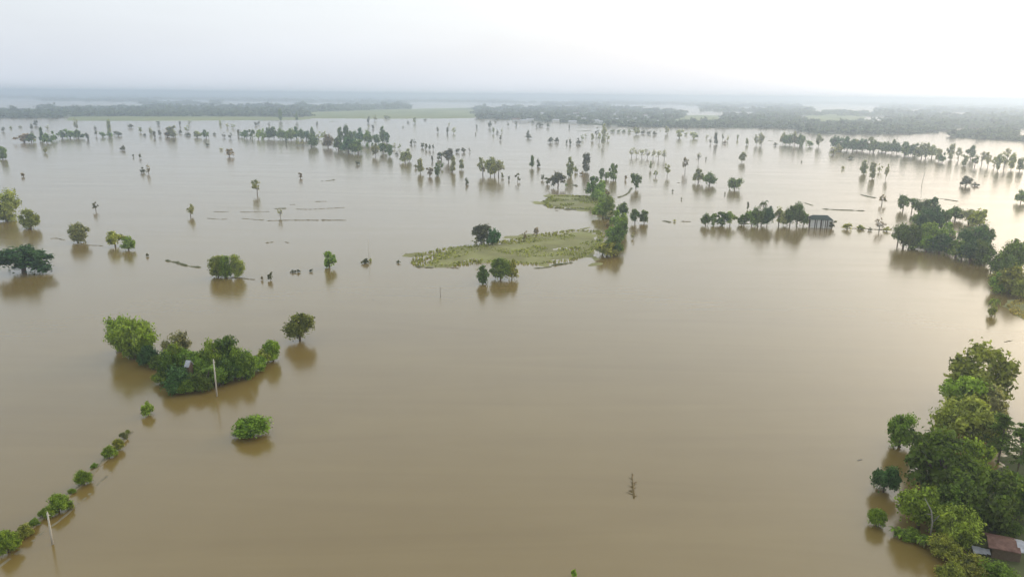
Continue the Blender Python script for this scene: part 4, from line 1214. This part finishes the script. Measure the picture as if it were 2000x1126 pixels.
# the flooded house in the tree row: open ground floor on posts, pale wall panels, dark hipped roof
hp = gnd(1599, 443)
root = link('flooded_house', None)
root.location = hp
root.rotation_euler = (0, 0, R(-6))
tag(root, 'flooded house with dark roof and pale posts at the right end of a tree row', 'house')
root.scale = (.92, .92, .92)
w_, d_ = 10.6, 6.5
mb = MB()
v = [(-w_ / 2 - .6, -d_ / 2 - .6, 4.3), (w_ / 2 + .6, -d_ / 2 - .6, 4.3), (w_ / 2 + .6, d_ / 2 + .6, 4.3), (-w_ / 2 - .6, d_ / 2 + .6, 4.3), (-w_ / 2 + 1.6, 0, 6.3), (w_ / 2 - 1.6, 0, 6.3)]
mb.add(v, [[0, 1, 5, 4], [1, 2, 5], [2, 3, 4, 5], [3, 0, 4], [3, 2, 1, 0]])
link('roof', mb.mesh('roof', [M['dark_roof']]), root)
for x, ww in ((-4.2, 1.9), (-1.1, 1.5), (1.6, .8), (4.3, 1.6)):
    mb = MB()
    mb.box((x, -d_ / 2 + .1, 1.9), (ww, .15, 4.6))
    link('wall', mb.mesh('wall', [M['wall']]), root)
mb = MB()
mb.box((0, .4, 1.9), (w_ - .4, .15, 4.6))  # dark sheet, put in for the shade of the open interior
link('interior_shade', mb.mesh('interior_shade', [M['timber']]), root)
for x in (-5.2, -2.6, .6, 2.6, 5.2):
    mb = MB()
    mb.box((x, -d_ / 2 - .25, 1.8), (.3, .3, 4.9))
    link('post', mb.mesh('post', [M['wall']]), root)

# rusty hut bottom right
hp = gnd(1958, 1088)
root = link('hut', None)
root.location = hp
root.rotation_euler = (0, 0, R(-22))
tag(root, 'hut with rusty corrugated roof and pale end panel under the front right trees', 'hut')
link('wall', walls(3.3, 2.6, -.4, 2.1, .55).mesh('wall', [M['timber']]), root)
mb = MB()
gable_roof(mb, 2.9, 3.0, 2.2, .65)
o = link('roof', mb.mesh('roof', [M['rust_roof']]), root)
o.location = (-.42, 0, .02)
mb = MB()
gable_roof(mb, .7, 3.0, 2.2, .65, .3)
o = link('roof_sheet', mb.mesh('roof_sheet', [M['tin_roof']]), root)
o.location = (1.66, 0, .08)
o.scale = (.8, .9, 1)
hp = gnd(1914, 1090)
root = link('lean_to', None)
root.scale = (.75, .75, .8)
root.location = hp
root.rotation_euler = (0, 0, R(-18))
tag(root, 'low lean-to with pale bare tin sheets left of the rusty hut', 'shed')
mb = MB()
for k in range(4):
    x0 = -1.4 + k * .68
    zz = 1.35 + .05 * (k % 2)
    mb.add([(x0, -.95 + .2 * k, zz), (x0 + .72, -1.0 + .12 * k, zz), (x0 + .72, .9 - .1 * k, zz + .35), (x0, 1.0 - .15 * k, zz + .35), (x0, -.95 + .2 * k, zz - .04), (x0 + .72, -1.0 + .12 * k, zz - .04), (x0 + .72, .9 - .1 * k, zz + .31), (x0, 1.0 - .15 * k, zz + .31)],
           [[0, 1, 2, 3], [7, 6, 5, 4], [0, 4, 5, 1], [1, 5, 6, 2], [2, 6, 7, 3], [3, 7, 4, 0]])
link('roof', mb.mesh('roof', [M['tin_roof']]), root)
for x, y in ((-1.2, -.6), (1.2, -.4), (-1.2, .7), (1.2, .6)):
    mb = MB()
    mb.box((x, y, .55), (.1, .1, 1.6))
    link('post', mb.mesh('post', [M['timber']]), root)

# white tin shed peeking out of the left grove
hp = gnd(373, 750)
root = link('shed', None)
root.location = hp
root.rotation_euler = (0, 0, R(-8))
tag(root, 'small shed with white tin roof peeking out of the left grove', 'shed')
link('wall', walls(.8, 1.6, -.3, 4.2, 1.0).mesh('wall', [M['timber']]), root)
mb = MB()
gable_roof(mb, .8, 1.6, 4.3, 1.15, .15)
link('roof', mb.mesh('roof', [M['tin_roof']]), root)

# the far village: pale roofs among trees
VILL = [(1008, 237), (1022, 240), (1035, 238), (1072, 230), (1118, 242), (1132, 231), (1150, 241), (1163, 240), (1176, 242), (1196, 222), (1203, 237), (1220, 231), (1246, 236), (1268, 234), (1316, 232), (1145, 225), (1060, 224), (1186, 229), (1108, 228), (1125, 224), (1140, 236), (1170, 226), (1208, 226), (1228, 241), (1240, 226), (1258, 228), (1280, 241), (1300, 226), (1332, 222), (1085, 239)]
for i, (px, py) in enumerate(sorted(VILL)):
    p = gnd(px, py)
    root = link('village_house', None)
    root.location = p
    root.rotation_euler = (0, 0, rnd.uniform(-.5, .5))
    sc = rnd.uniform(.9, 1.25)
    w_, d_, hh = 15 * sc, 9 * sc, 5.2
    link('wall', walls(w_, d_, -.4, hh, 1.8).mesh('wall', [M['wall']]), root)
    mb = MB()
    gable_roof(mb, w_, d_, hh + .1, 2.2, .6)
    link('roof', mb.mesh('roof', [M['tin_roof'] if i % 4 else M['rust_roof']]), root)
    tag(root, '%s far village house, %s from the left among the woods' % ('pale roofed' if i % 4 else 'rusty roofed', ORD[i]), 'house', 'houses of the far village')

# ------------------------------------------------------------------ drift and snags
rgs = np.random.default_rng(3)
c = gnd(1238, 972)
top = gnd(1234, 924)
d = top - c
mb = MB()
mb.tube([(0, 0, .02), (d.x * .5 + .1, d.y * .5, .06), (d.x, d.y, .03)], [.16, .13, .05], 6)
for i in range(26):
    t = rgs.uniform(.05, .95)
    a = np.array([d.x * t, d.y * t, .03])
    e = a + np.array([rgs.normal() * .45, rgs.uniform(.1, .9), rgs.uniform(-.04, .12)])
    mb.tube([a, (a + e) / 2 + [rgs.normal() * .08, 0, .03], e], [.06, .045, .015], 4)
o = link('driftwood', mb.mesh('driftwood', [M['drift']], True))
o.location = c
tag(o, 'brown sunken branch lying in open brown water at the lower middle', 'branch')
# bare pale limb over the rounded shrub
p = gnd(1806, 1052)
mb = MB()
h = height_for(p, 962)
mb.tube([(0.2, -.9, -.2), (.1, -.9, h * .45), (-.4, -1.0, h * .7), (-1.6, -.9, h * .98)], [.14, .12, .09, .03], 6)
mb.tube([(.1, -.9, h * .45), (.9, -.9, h * .6), (2.0, -.8, h * .62)], [.08, .06, .02], 5)
mb.tube([(-.2, -1.0, h * .62), (-1.3, -1.2, h * .66)], [.06, .02], 5)
o = link('bare_tree', mb.mesh('bare_tree', [M['pale_bark']], True))
o.location = p
tag(o, 'bare pale forked limb leaning before the rounded green shrub', 'tree')

plant(1121, 1108, 1130, 12, 'bush', 'f', 'tiny bright green sprout poking up at the bottom edge, mid picture', None, lod='mid')
mb = MB()
mb.box((0, 0, .03), (.75, .16, .07), 0, .4)
mb.box((.45, .22, .03), (.4, .10, .06), 0, -.3)
o = link('floating_plank', mb.mesh('floating_plank', [M['pale_bark']]))
o.location = gnd(1678, 898)
tag(o, 'small pale floating plank in brown water left of the front right trees', 'plank')

# ------------------------------------------------------------------ grass tufts on the islands
def tufts(name, pix, n, size, seed, colr, label):
    rg = np.random.default_rng(seed)
    poly = world_poly(pix)
    xs, ys = [p[0] for p in poly], [p[1] for p in poly]
    X, Y = rg.uniform(min(xs), max(xs), n), rg.uniform(min(ys), max(ys), n)
    ok = inside(X, Y, poly)
    X, Y = X[ok], Y[ok]
    dens = np.array([noise.noise((x * .08, y * .08, 1.7)) for x, y in zip(X, Y)])
    ed = edge_dist(X, Y, poly)
    k = (dens > -.05) | (ed < 3)
    X, Y = X[k], Y[k]
    n = len(X)
    s = size * rg.uniform(.5, 1.5, n)
    a = rg.uniform(0, math.pi, n)
    dx, dy = np.cos(a) * s, np.sin(a) * s
    lx, ly = rg.normal(size=n) * s * .4, rg.normal(size=n) * s * .4
    z0 = np.full(n, .02)
    q = np.stack([np.stack([X - dx, Y - dy, z0], 1), np.stack([X + dx, Y + dy, z0], 1), np.stack([X + dx * .6 + lx, Y + dy * .6 + ly, z0 + s * .8 + .25], 1), np.stack([X - dx * .6 + lx, Y - dy * .6 + ly, z0 + s * .7 + .25], 1)], 1)
    mb = MB()
    mb.quads(q)
    o = link(name, mb.mesh(name, [M['leaf']]))
    o.color = colr
    tag(o, label, 'grass', None, 'stuff')


tufts('grass', ISLE, 7000, .32, 1, (.23, .27, .085, 1), 'yellow-green grass covering the larger island')
tufts('grass', ISLE2, 4000, .4, 2, (.22, .26, .085, 1), 'yellow-green grass covering the smaller island')
tufts('grass', SPIT, 4000, .25, 3, (.33, .29, .11, 1), 'dry grass on the spit at the right edge')

# ------------------------------------------------------------------ haze
mb = MB()
B = W + 300
mb.add([(-B, -600, -2), (B, -600, -2), (B, B, -2), (-B, B, -2), (-B, -600, 78), (B, -600, 78), (B, B, 78), (-B, B, 78)],
       [[3, 2, 1, 0], [4, 5, 6, 7], [0, 1, 5, 4], [1, 2, 6, 5], [2, 3, 7, 6], [3, 0, 4, 7]])
mt, t, out = new_mat('haze_air')
vol = N(t, 'ShaderNodeVolumePrincipled')
vol.inputs['Color'].default_value = (.73, .84, .985, 1)
vol.inputs['Density'].default_value = 0.00033
vol.inputs['Anisotropy'].default_value = 0.6
t.links.new(vol.outputs[0], out.inputs['Volume'])
tag(link('haze', mb.mesh('haze', [mt])), kind='stuff')
